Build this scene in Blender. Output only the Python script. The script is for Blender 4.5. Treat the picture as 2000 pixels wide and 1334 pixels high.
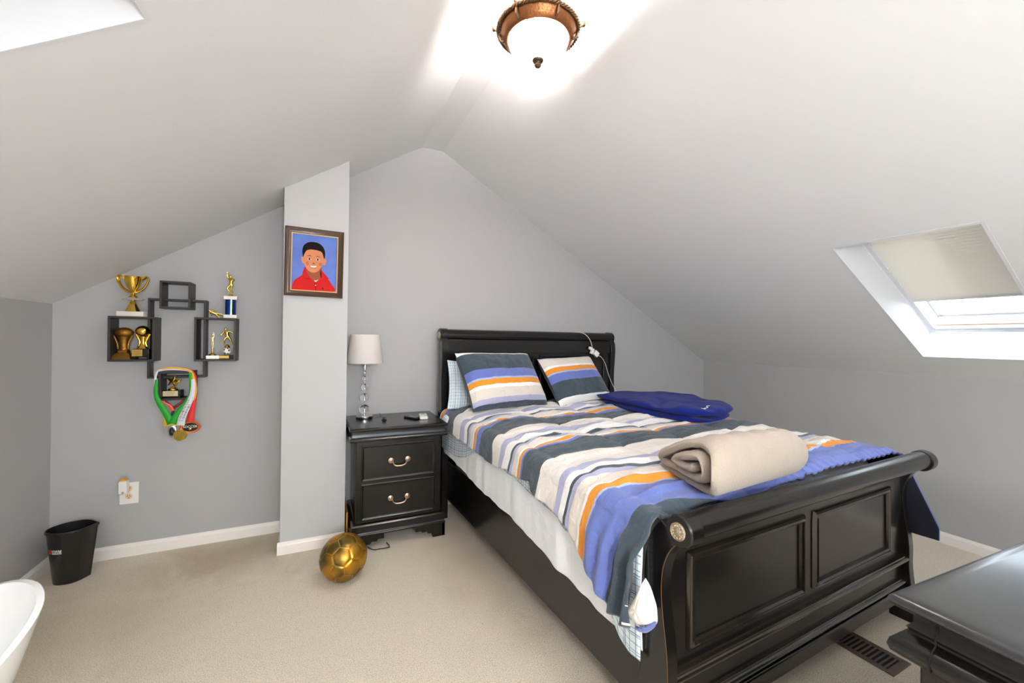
import bpy, bmesh, math, random
from mathutils import Vector, Matrix, noise
random.seed(7)
PI=math.pi
SC=bpy.context.scene
for o in list(bpy.data.objects): bpy.data.objects.remove(o)
COL=SC.collection

# ------------------------------------------------------------------ camera
cam_d=bpy.data.cameras.new('camera'); cam=bpy.data.objects.new('camera',cam_d); COL.objects.link(cam)
YAW,ROLL=.4374,.0139
fw=Vector((math.sin(YAW),math.cos(YAW),0)); ri=Vector((math.cos(YAW),-math.sin(YAW),0)); up=Vector((0,0,1))
r2=ri*math.cos(ROLL)+up*math.sin(ROLL); u2=-ri*math.sin(ROLL)+up*math.cos(ROLL)
m=Matrix((( r2.x,u2.x,-fw.x,0),(r2.y,u2.y,-fw.y,0),(r2.z,u2.z,-fw.z,1.35),(0,0,0,1)))
cam.matrix_world=m
cam_d.sensor_width=36; cam_d.lens=806.5/2000*36; cam_d.shift_y=-.00185; cam_d.clip_start=.02
cam_d.dof.use_dof=True; cam_d.dof.focus_distance=2.9; cam_d.dof.aperture_fstop=5.0
SC.camera=cam

# ------------------------------------------------------------------ world, lights, exposure
W=bpy.data.worlds.new('world'); SC.world=W; W.use_nodes=True
bgn=W.node_tree.nodes['Background']; bgn.inputs[0].default_value=(.86,.93,1,1); bgn.inputs[1].default_value=2.2
def area(name,loc,rot,sx,sy,power,col=(1,1,1),portal=False):
    l=bpy.data.lights.new(name,'AREA'); l.shape='RECTANGLE'; l.size=sx; l.size_y=sy; l.energy=power; l.color=col
    o=bpy.data.objects.new(name,l); COL.objects.link(o); o.location=loc; o.rotation_euler=rot
    if portal: l.cycles.is_portal=True
    return o
SR=(2.86-1.139)/(3.89-.888); AR=math.atan(SR)
SLf=(2.857-1.5185)/(.716+1.387); AL=math.atan(SLf)
area('skylight_portal_right',(3.27,1.05,1.79),(0,AR,0),1.35,.62,1,portal=True)
area('skylight_portal_left',(-.99,1.05,2.10),(0,-AL,0),1.1,.62,1,portal=True)
area('window_fill_portal',(.9,-1.97,1.45),(math.radians(-90),0,0),2.5,1.3,1,portal=True)  # portal for the window added behind the camera as fill
SC.view_settings.view_transform='Standard'; SC.view_settings.look='None'
SC.view_settings.exposure=1.93; SC.view_settings.gamma=1; SC.view_settings.use_curve_mapping=False

# ------------------------------------------------------------------ material helpers
MAT={}
def lin(c):
    return tuple((x/12.92 if x<=.04045 else ((x+.055)/1.055)**2.4) for x in c)
def rgb(r,g,b): return lin((r/255,g/255,b/255))+(1,)
def mat(name,col,rough=.6,metal=0,spec=.5,coat=0,bump=0,bscale=200,var=0,vscale=3,emit=None,sheen=0,trans=0,alpha=1):
    if name in MAT: return MAT[name]
    m=bpy.data.materials.new(name); m.use_nodes=True; nt=m.node_tree; b=nt.nodes['Principled BSDF']
    b.inputs['Base Color'].default_value=col; b.inputs['Roughness'].default_value=rough; b.inputs['Metallic'].default_value=metal
    b.inputs['Specular IOR Level'].default_value=spec; b.inputs['Coat Weight'].default_value=coat; b.inputs['Coat Roughness'].default_value=.12
    b.inputs['Sheen Weight'].default_value=sheen; b.inputs['Transmission Weight'].default_value=trans
    tc=nt.nodes.new('ShaderNodeTexCoord')
    if bump:
        n=nt.nodes.new('ShaderNodeTexNoise'); n.inputs['Scale'].default_value=bscale; n.inputs['Detail'].default_value=3
        nt.links.new(tc.outputs['Object'],n.inputs['Vector'])
        bp=nt.nodes.new('ShaderNodeBump'); bp.inputs['Strength'].default_value=bump; bp.inputs['Distance'].default_value=.01
        nt.links.new(n.outputs['Fac'],bp.inputs['Height']); nt.links.new(bp.outputs['Normal'],b.inputs['Normal'])
    if var:
        n=nt.nodes.new('ShaderNodeTexNoise'); n.inputs['Scale'].default_value=vscale; n.inputs['Detail'].default_value=5
        nt.links.new(tc.outputs['Object'],n.inputs['Vector'])
        mx=nt.nodes.new('ShaderNodeMix'); mx.data_type='RGBA'
        mx.inputs[6].default_value=tuple(c*(1-var) for c in col[:3])+(1,); mx.inputs[7].default_value=tuple(min(1,c*(1+var)) for c in col[:3])+(1,)
        nt.links.new(n.outputs['Fac'],mx.inputs[0]); nt.links.new(mx.outputs[2],b.inputs['Base Color'])
    if emit:
        b.inputs['Emission Color'].default_value=emit[0]; b.inputs['Emission Strength'].default_value=emit[1]
    MAT[name]=m; return m
wallm=mat('wall_paint',rgb(176,175,175),.55,bump=.05,bscale=120,var=.02,vscale=2,spec=.3)
ceilm=mat('ceiling_paint',rgb(226,226,226),.8,bump=.04,bscale=90,var=.012,vscale=1.5,spec=.2)
trimm=mat('trim_white',rgb(240,234,226),.35)
whitem=mat('skylight_white',rgb(222,222,224),.5)
blackm=mat('black_lacquer',(.0068,.0060,.0052,1),.24,spec=.42,coat=.18,var=.2,vscale=6,bump=.012,bscale=60)
mouldm=mat('moulding_lacquer',(.016,.012,.007,1),.16,spec=.6,coat=.5)
edgem=mat('worn_edge',(.20,.15,.09,1),.3,spec=.6,coat=.3)
nickel=mat('brushed_nickel',rgb(226,200,176),.28,metal=1,bump=.05,bscale=300)
chrome=mat('chrome',(.85,.85,.86,1),.06,metal=1)
goldm=mat('gold_plastic',rgb(232,192,84),.16,metal=1)
bronzem=mat('bronze_resin',rgb(150,104,38),.35,metal=.8,bump=.3,bscale=160)
shelfm=mat('shelf_laminate',rgb(46,42,39),.45,var=.1,vscale=25)
marble=mat('white_marble',rgb(232,226,212),.25,var=.08,vscale=40)
blackgl=mat('black_gloss',(.01,.01,.01,1),.12)
plasticw=mat('white_plastic',rgb(236,232,226),.3)

# carpet: colour variation, soft stains, pile relief
def carpet():
    m=bpy.data.materials.new('carpet'); m.use_nodes=True; nt=m.node_tree; b=nt.nodes['Principled BSDF']; L=nt.links.new
    b.inputs['Roughness'].default_value=.95; b.inputs['Specular IOR Level'].default_value=.1; b.inputs['Sheen Weight'].default_value=.25
    tc=nt.nodes.new('ShaderNodeTexCoord')
    def no(sc,det,rough=.6,dist=0):
        n=nt.nodes.new('ShaderNodeTexNoise'); n.inputs['Scale'].default_value=sc; n.inputs['Detail'].default_value=det
        n.inputs['Roughness'].default_value=rough; n.inputs['Distortion'].default_value=dist; L(tc.outputs['Object'],n.inputs['Vector']); return n
    def mix(fac,a,c):
        mx=nt.nodes.new('ShaderNodeMix'); mx.data_type='RGBA'
        for i,v in ((0,fac),(6,a),(7,c)):
            if hasattr(v,'links'): L(v,mx.inputs[i])
            elif i==0: mx.inputs[0].default_value=v
            else: mx.inputs[i].default_value=v
        return mx.outputs[2]
    def ramp(src,a,bb):
        r=nt.nodes.new('ShaderNodeMapRange'); r.inputs[1].default_value=a; r.inputs[2].default_value=bb; L(src,r.inputs[0]); return r.outputs[0]
    fine=no(260,3,.8); mid=no(38,4,.7); big=no(2.2,5,.65,.6)
    c0=mix(ramp(fine.outputs['Fac'],.42,.58),rgb(186,170,146),rgb(252,243,226))
    c1=mix(ramp(mid.outputs['Fac'],.35,.7),c0,mix(.5,c0,rgb(238,222,196)))
    # soiling: stains with places of their own (beside the column, by the bed rail, along the left wall)
    sep=nt.nodes.new('ShaderNodeSeparateXYZ'); L(tc.outputs['Object'],sep.inputs[0])
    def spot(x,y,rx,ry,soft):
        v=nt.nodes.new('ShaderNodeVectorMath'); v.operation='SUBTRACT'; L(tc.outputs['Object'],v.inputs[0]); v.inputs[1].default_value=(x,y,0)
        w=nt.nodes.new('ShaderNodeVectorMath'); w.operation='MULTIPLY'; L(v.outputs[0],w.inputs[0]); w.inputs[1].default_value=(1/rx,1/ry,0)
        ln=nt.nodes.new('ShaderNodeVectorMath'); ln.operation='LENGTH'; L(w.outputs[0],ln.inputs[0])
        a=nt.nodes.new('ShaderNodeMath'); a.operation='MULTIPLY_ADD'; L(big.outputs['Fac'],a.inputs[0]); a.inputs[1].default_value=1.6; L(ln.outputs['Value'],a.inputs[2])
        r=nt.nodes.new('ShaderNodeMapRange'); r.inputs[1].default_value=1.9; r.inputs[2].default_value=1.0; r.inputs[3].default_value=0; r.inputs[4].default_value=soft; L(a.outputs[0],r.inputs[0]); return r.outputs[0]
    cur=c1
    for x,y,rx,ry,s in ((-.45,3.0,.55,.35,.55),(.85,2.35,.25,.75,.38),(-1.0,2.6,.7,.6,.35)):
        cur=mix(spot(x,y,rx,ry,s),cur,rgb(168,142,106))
    sp=no(55,2,.5); cur=mix(ramp(sp.outputs['Fac'],.76,.80),cur,rgb(96,84,66))
    L(cur,b.inputs['Base Color'])
    bp=nt.nodes.new('ShaderNodeBump'); bp.inputs['Strength'].default_value=.55; bp.inputs['Distance'].default_value=.008
    mh=nt.nodes.new('ShaderNodeMath'); mh.operation='ADD'; L(fine.outputs['Fac'],mh.inputs[0]); L(mid.outputs['Fac'],mh.inputs[1])
    L(mh.outputs[0],bp.inputs['Height']); L(bp.outputs['Normal'],b.inputs['Normal'])
    return m
carpetm=carpet()
def glassmat(name,tint=(1,1,1,1),gl=.08):
    m=bpy.data.materials.new(name); m.use_nodes=True; nt=m.node_tree; nt.nodes.clear()
    o=nt.nodes.new('ShaderNodeOutputMaterial'); t=nt.nodes.new('ShaderNodeBsdfTransparent'); g=nt.nodes.new('ShaderNodeBsdfGlossy')
    g.inputs['Roughness'].default_value=.02; t.inputs[0].default_value=tint; mx=nt.nodes.new('ShaderNodeMixShader'); mx.inputs[0].default_value=gl
    nt.links.new(t.outputs[0],mx.inputs[1]); nt.links.new(g.outputs[0],mx.inputs[2]); nt.links.new(mx.outputs[0],o.inputs[0]); return m
panem=glassmat('window_glass',(.93,.96,.98,1),.08)

# ------------------------------------------------------------------ mesh helpers
class MB:
    def __init__(s): s.v=[]; s.f=[]; s.mi=[]; s.uv=[]; s.M=None
    def add(s,vs,fs,mi=0,uvs=None):
        k=len(s.v)
        for p in vs:
            p=Vector(p); s.v.append(s.M@p if s.M else p)
        for i,f in enumerate(fs):
            s.f.append([a+k for a in f]); s.mi.append(mi if not isinstance(mi,(list,tuple)) else mi[i])
        s.uv.extend(uvs if uvs else [(0,0)]*len(vs))
        return s
    def box(s,x0,x1,y0,y1,z0,z1,mi=0):
        v=[(x,y,z) for z in (z0,z1) for y in (y0,y1) for x in (x0,x1)]
        return s.add(v,[(0,2,3,1),(4,5,7,6),(0,1,5,4),(2,6,7,3),(0,4,6,2),(1,3,7,5)],mi)
    def lathe(s,prof,c=(0,0,0),axis='Z',n=32,mi=0,cap=True,sx=1,sy=1):
        vs=[];fs=[]
        for r,h in prof:
            for k in range(n):
                a=2*PI*k/n; x,y=r*math.cos(a)*sx,r*math.sin(a)*sy
                p={'Z':(x,y,h),'X':(h,x,y),'Y':(x,h,y)}[axis]
                vs.append((p[0]+c[0],p[1]+c[1],p[2]+c[2]))
        m=len(prof)
        for i in range(m-1):
            for k in range(n):
                a=i*n+k;b=i*n+(k+1)%n; fs.append((a,b,b+n,a+n))
        if cap:
            if prof[0][0]>1e-5: fs.append(tuple(range(n))[::-1])
            if prof[-1][0]>1e-5: fs.append(tuple(range((m-1)*n,m*n)))
        return s.add(vs,fs,mi)
    def tube(s,pts,r,n=8,mi=0,closed=False,flat=1):
        pts=[Vector(p) for p in pts]; vs=[];fs=[]; m=len(pts); N=None
        for i,p in enumerate(pts):
            if closed: t=(pts[(i+1)%m]-pts[i-1])
            else: t=(pts[min(i+1,m-1)]-pts[max(i-1,0)])
            t.normalize()
            if N is None: N=t.orthogonal().normalized()
            N=(N-t*N.dot(t)); N=N.normalized() if N.length>1e-6 else t.orthogonal().normalized()
            B=t.cross(N); rr=r[i] if isinstance(r,(list,tuple)) else r
            for k in range(n):
                a=2*PI*k/n; vs.append(p+N*math.cos(a)*rr+B*math.sin(a)*rr*flat)
        for i in range(m if closed else m-1):
            for k in range(n):
                a=i*n+k;b=i*n+(k+1)%n;c=((i+1)%m)*n+(k+1)%n;d=((i+1)%m)*n+k; fs.append((a,b,c,d))
        if not closed: fs+= [tuple(range(n))[::-1],tuple(range((m-1)*n,m*n))]
        return s.add(vs,fs,mi)
    def prism(s,poly,a0,a1,plane='XZ',mi=0):
        n=len(poly); vs=[]
        for a in (a0,a1):
            for p,q in poly:
                vs.append({'XZ':(p,a,q),'YZ':(a,p,q),'XY':(p,q,a)}[plane])
        fs=[tuple(range(n)),tuple(range(2*n-1,n-1,-1))]
        for i in range(n):
            j=(i+1)%n; fs.append((i,i+n,j+n,j))
        return s.add(vs,fs,mi)
    def rings(s,rect,prof,mi=0,cap=True):
        x0,x1,y0,y1=rect; vs=[];fs=[]
        for o,z in prof: vs+=[(x0-o,y0-o,z),(x1+o,y0-o,z),(x1+o,y1+o,z),(x0-o,y1+o,z)]
        for i in range(len(prof)-1):
            for k in range(4):
                a=i*4+k;b=i*4+(k+1)%4; fs.append((a,b,b+4,a+4))
        if cap: fs+=[(3,2,1,0),tuple(range(len(vs)-4,len(vs)))]
        return s.add(vs,fs,mi)
    def grid(s,fn,nu,nv,mi=0,uvf=None,closed_u=False):
        vs=[];uv=[]
        for i in range(nu):
            for j in range(nv):
                vs.append(fn(i/(nu-1) if not closed_u else i/nu,j/(nv-1))); uv.append(uvf(i/(nu-1),j/(nv-1)) if uvf else (0,0))
        fs=[]
        for i in range(nu if closed_u else nu-1):
            for j in range(nv-1):
                a=i*nv+j; b=((i+1)%nu)*nv+j; fs.append((a,b,b+1,a+1))
        return s.add(vs,fs,mi,uv)
    def build(s,name,mats,parent=None,smooth=35,bevel=0,seg=2,loc=None,rot=None,solid=0,subsurf=0,fix=True):
        me=bpy.data.meshes.new(name); me.from_pydata([tuple(p) for p in s.v],[],s.f)
        if not isinstance(mats,(list,tuple)): mats=[mats]
        for m in mats: me.materials.append(m)
        me.polygons.foreach_set('material_index',s.mi)
        if any(u!=(0,0) for u in s.uv):
            ul=me.uv_layers.new(name='UVMap')
            for l in me.loops: ul.data[l.index].uv=s.uv[l.vertex_index]
        me.update()
        if fix:
            bm=bmesh.new(); bm.from_mesh(me); bmesh.ops.recalc_face_normals(bm,faces=bm.faces[:]); bm.to_mesh(me); bm.free()
        if smooth:
            me.shade_smooth(); me.set_sharp_from_angle(angle=math.radians(smooth))
        o=bpy.data.objects.new(name,me); COL.objects.link(o)
        if parent: o.parent=parent
        if loc: o.location=loc
        if rot: o.rotation_euler=rot
        if solid:
            md=o.modifiers.new('thickness','SOLIDIFY'); md.thickness=solid; md.offset=-1
        if bevel:
            md=o.modifiers.new('bevel','BEVEL'); md.width=bevel; md.segments=seg; md.limit_method='ANGLE'; md.angle_limit=math.radians(40)
            md.harden_normals=False
        if subsurf:
            md=o.modifiers.new('sub','SUBSURF'); md.levels=subsurf; md.render_levels=subsurf
        return o
def tag(o,label=None,cat=None,group=None,kind=None):
    if label: o['label']=label
    if cat: o['category']=cat
    if group: o['group']=group
    if kind: o['kind']=kind
    return o
def thing(name,label,cat,loc=(0,0,0),rz=0,group=None):
    o=bpy.data.objects.new(name,None); COL.objects.link(o); o.empty_display_size=.05
    o.location=loc; o.rotation_euler=(0,0,rz); return tag(o,label,cat,group)
def interp(tab,x):
    if x<=tab[0][0]: return tab[0][1]
    for (a,b),(c,d) in zip(tab,tab[1:]):
        if x<=c: return b+(d-b)*(x-a)/(c-a)
    return tab[-1][1]
def spline(pts,n=8):
    P=[Vector(p) for p in pts]; out=[]
    for i in range(len(P)-1):
        p0=P[max(i-1,0)];p1=P[i];p2=P[i+1];p3=P[min(i+2,len(P)-1)]
        for k in range(n):
            t=k/n; out.append(.5*((2*p1)+(p2-p0)*t+(2*p0-5*p1+4*p2-p3)*t*t+(3*p1-p0-3*p2+p3)*t**3))
    out.append(P[-1]); return out
def text(name,body,size,m,parent,loc,rot,depth=.0004,align='CENTER',sx=1):
    cu=bpy.data.curves.new(name,'FONT'); cu.body=body; cu.size=size; cu.extrude=depth; cu.align_x=align; cu.align_y='CENTER'; cu.resolution_u=3
    t=bpy.data.objects.new(name+'_tmp',cu); COL.objects.link(t)
    me=bpy.data.meshes.new_from_object(t); bpy.data.objects.remove(t); me.materials.clear(); me.materials.append(m); me.name=name
    o=bpy.data.objects.new(name,me); COL.objects.link(o); o.parent=parent; o.location=loc; o.rotation_euler=rot; o.scale=(sx,1,1); return o

# ------------------------------------------------------------------ room shell
XL,XR,YB,YF=-1.387,3.89,3.265,-1.95
KL,KR=1.5185,1.139
RX1,RX2,RZ1,RZ2=.716,.888,2.857,2.86
def st(name,mb,m,**k): return tag(mb.build(name,m,**k),kind='structure')
st('floor',MB().box(XL-.1,XR+.1,YF-.1,YB+.1,-.1,0),carpetm,smooth=0)
st('wall_back',MB().prism([(XL-.1,0),(XR+.1,0),(XR+.1,KR),(XR,KR),(RX2,RZ2),(RX1,RZ1),(XL,KL),(XL-.1,KL)],YB,YB+.1),wallm,smooth=0)
st('wall_left',MB().box(XL-.1,XL,YF,YB,0,KL),wallm,smooth=0)
st('wall_right',MB().box(XR,XR+.1,YF,YB,0,KR),wallm,smooth=0)
# rear gable wall with an opening for the added fill window
def gz(x): return KL+SLf*(x-XL) if x<RX1 else (RZ1 if x<RX2 else KR+SR*(XR-x))
mb=MB(); wx0,wx1,wz0,wz1=-.35,2.15,.8,2.1
for poly in ([(XL-.1,0),(wx0,0),(wx0,gz(wx0)),(XL-.1,gz(XL-.1))],[(wx1,0),(XR+.1,0),(XR+.1,gz(XR+.1)),(wx1,gz(wx1))],
             [(wx0,0),(wx1,0),(wx1,wz0),(wx0,wz0)],[(wx0,wz1),(wx1,wz1),(wx1,gz(wx1)),(RX2,RZ2),(RX1,RZ1),(wx0,gz(wx0))]):
    mb.prism(poly,YF-.1,YF)
st('wall_rear',mb,wallm,smooth=0)
w3=tag(bpy.data.objects.new('window_fill',None),kind='structure'); COL.objects.link(w3); w3.location=(.9,YF-.05,.8)  # unseen window, added to let fill daylight in from behind the camera
mb=MB(); 
for a in ((-1.25,-1.19,-.03,.03,0,1.3),(1.19,1.25,-.03,.03,0,1.3),(-1.19,1.19,-.03,.03,0,.06),(-1.19,1.19,-.03,.03,1.24,1.3),(-1.19,1.19,-.025,.025,.62,.67),(-.03,.03,-.03,.03,.06,1.24)): mb.box(*a)
mb.build('window_frame',trimm,w3,bevel=.004); MB().box(-1.19,1.19,-.004,.004,.06,1.24).build('pane',panem,w3,smooth=0)
# column (boxed flue)
cx0,cx1,cy=-.205,.169,2.915
def zl(x): return KL+SLf*(x-XL)
st('wall_column',MB().prism([(cx0,0),(cx1,0),(cx1,zl(cx1)+.0),(cx0,zl(cx0)+.0)],cy,YB-.001),mat('column_lighter_grey',rgb(190,190,190),.55,bump=.05,bscale=120,var=.02,vscale=2,spec=.3),smooth=0,bevel=.003)  # wall grey lightened here so the column comes out brighter than the walls
# sloped ceiling: left slope, flat collar, right slope, each slope with a skylight opening
HL=(-1.24,-.405,.76,1.335); HR=(2.592,3.655,.762,1.335)
T=.18
def slope(mb,xs,ys,zf,hole,nx,nz):
    # slab pieces around the opening; thickness T along the normal (nx,nz)
    for i in range(len(xs)-1):
        for j in range(len(ys)-1):
            if i==1 and j==1: continue
            x0,x1,y0,y1=xs[i],xs[i+1],ys[j],ys[j+1]
            v=[(x,y,zf(x)) for x,y in ((x0,y0),(x1,y0),(x1,y1),(x0,y1))]
            v+=[(a+nx*.02,b,c+nz*.02) for a,b,c in v]
            mb.add(v,[(0,1,2,3),(7,6,5,4),(0,4,5,1),(1,5,6,2),(2,6,7,3),(3,7,4,0)])
mb=MB(); zr=lambda x: KR+SR*(XR-x)
slope(mb,[XL-.12,HL[0],HL[1],RX1],[YF-.1,HL[2],HL[3],YB+.1],zl,HL,-math.sin(AL),math.cos(AL))
slope(mb,[RX2,HR[0],HR[1],XR+.12],[YF-.1,HR[2],HR[3],YB+.1],zr,HR,math.sin(AR),math.cos(AR))
mb.add([(RX1,YF-.1,RZ1),(RX2,YF-.1,RZ2),(RX2,YB+.1,RZ2),(RX1,YB+.1,RZ1),(RX1,YF-.1,RZ1+.03),(RX2,YF-.1,RZ2+.03),(RX2,YB+.1,RZ2+.03),(RX1,YB+.1,RZ1+.03)],[(0,1,2,3),(7,6,5,4),(0,4,5,1),(1,5,6,2),(2,6,7,3),(3,7,4,0)])
st('ceiling',mb,ceilm,smooth=0)
# slight ridge in the ceiling plaster running to the lamp
pts=spline([(.50,1.765,2.722),(.58,1.735,2.771),(.66,1.715,2.822),(.74,1.69,2.858)],6)
st('trim_1',MB().tube([p+Vector((0,0,.001)) for p in pts],[.004+.006*math.sin(PI*i/(len(pts)-1)) for i in range(len(pts))],8),ceilm)

blindm=bpy.data.materials.new('blind_fabric'); blindm.use_nodes=True
_b=blindm.node_tree.nodes['Principled BSDF']; _b.inputs['Base Color'].default_value=rgb(238,236,228); _b.inputs['Roughness'].default_value=.8
_t=blindm.node_tree.nodes.new('ShaderNodeBsdfTranslucent'); _t.inputs[0].default_value=rgb(215,208,200); _m=blindm.node_tree.nodes.new('ShaderNodeMixShader'); _m.inputs[0].default_value=.34
blindm.node_tree.links.new(_b.outputs[0],_m.inputs[1]); blindm.node_tree.links.new(_t.outputs[0],_m.inputs[2]); blindm.node_tree.links.new(_m.outputs[0],blindm.node_tree.nodes['Material Output'].inputs[0])
blind2=mat('blind_fabric_closed',rgb(205,205,204),.85)
def skylight(name,hole,zf,ang,side,blind):
    # local frame: x down the slope, y along the room, z outward normal ; origin at the upper near corner
    x0,x1,y0,y1=hole
    top=x0 if side>0 else x1
    root=tag(bpy.data.objects.new(name,None),kind='structure'); COL.objects.link(root)
    n=Vector((side*math.sin(ang),0,math.cos(ang))); d=Vector((side*math.cos(ang),0,-math.sin(ang)))
    root.matrix_world=Matrix(((d.x,0,n.x,top),(d.y,side,n.y,y0 if side>0 else y1),(d.z,0,n.z,zf(top)),(0,0,0,1)))
    Lx=(x1-x0)/math.cos(ang); Ly=y1-y0; D=.2; th=.012
    g=.002; mb=MB(); mb.box(0,Lx,-th,g,-.001,D); mb.box(0,Lx,Ly-g,Ly+th,-.001,D); mb.box(-th,g,-th,Ly+th,-.001,D); mb.box(Lx-g,Lx+th,-th,Ly+th,-.001,D)
    mb.build('shaft',whitem,root,smooth=0)
    f=.028; mb=MB()
    mb.box(0,Lx,0,f,D,D+.1); mb.box(0,Lx,Ly-f,Ly,D,D+.1); mb.box(0,f,f,Ly-f,D,D+.1); mb.box(Lx-f,Lx,f,Ly-f,D,D+.1)
    mb.build('window_frame',whitem,root,bevel=.003)
    mb=MB(); f2=.045
    mb.box(0,Lx,-.02,f2-.0,D+.1,D+.17); mb.box(0,Lx,Ly-f2,Ly+.02,D+.1,D+.17); mb.box(0,f2,f2,Ly-f2,D+.1,D+.17); mb.box(Lx-f2,Lx+.02,f2,Ly-f2,D+.1,D+.17)
    mb.build('sash',whitem,root,bevel=.004)
    MB().box(f,Lx-f,f,Ly-f,D+.15,D+.155).build('pane',panem,root,smooth=0)
    mb=MB(); mb.tube([(Lx-.045,f+.01,D+.02),(Lx-.045,Ly-f-.01,D+.02)],.006,8); mb.build('bottom_bar',nickel,root)
    if blind:
        bl=Lx*blind; npl=34; vs=[]
        for k in range(npl*2+1):
            x=.012+(bl-.012)*k/(npl*2); z=D+.012+(0.008 if k%2 else -.008)
            vs+=[(x,.012,z),(x,Ly-.012,z)]
        for k in range(npl*2,-1,-1):
            x=.012+(bl-.012)*k/(npl*2); z=D+.018+(0.008 if k%2 else -.008)
            vs+=[(x,.012,z),(x,Ly-.012,z)]
        N=len(vs)//2
        MB().add(vs,[(2*i,2*i+1,(2*i+3)%(2*N),(2*i+2)%(2*N)) for i in range(N)]).build('pleated_blind',blindm if side>0 else blind2,root,smooth=20)
        MB().box(bl-.002,bl+.014,.012,Ly-.012,D+.002,D+.026).build('blind_rail',whitem,root,bevel=.003)
    return root
skylight('window_1',HR,zr,AR,1,.70)
skylight('window_2',HL,zl,AL,-1,.955)

# baseboards with moulded top
BP=[(0,0),(.013,0),(.013,.055),(.010,.063),(.006,.068),(.004,.075),(0,.075)]
def baseboard(name,p0,p1,nrm):
    p0=Vector(p0+(0,));p1=Vector(p1+(0,));n=Vector(nrm+(0,)); mb=MB(); k=len(BP)
    vs=[p0+n*a+Vector((0,0,b)) for a,b in BP]+[p1+n*a+Vector((0,0,b)) for a,b in BP]
    mb.add(vs,[tuple(range(k)),tuple(range(2*k-1,k-1,-1))]+[(i,i+k,(i+1)%k+k,(i+1)%k) for i in range(k)])
    st(name,mb,trimm,smooth=0)
baseboard('baseboard_left',(XL,YF),(XL,YB),(1,0))
baseboard('baseboard_back',(XL,YB),(cx0,YB),(0,-1))
baseboard('baseboard_behind_bed',(cx1,YB),(XR,YB),(0,-1))
baseboard('baseboard_column',(cx0-.013,cy),(cx1+.0,cy),(0,-1))
baseboard('baseboard_column_side',(cx0,cy),(cx0,YB),(-1,0))
baseboard('baseboard_right',(XR,YF),(XR,YB),(-1,0))
baseboard('baseboard_rear',(XL,YF),(XR,YF),(0,1))

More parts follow.
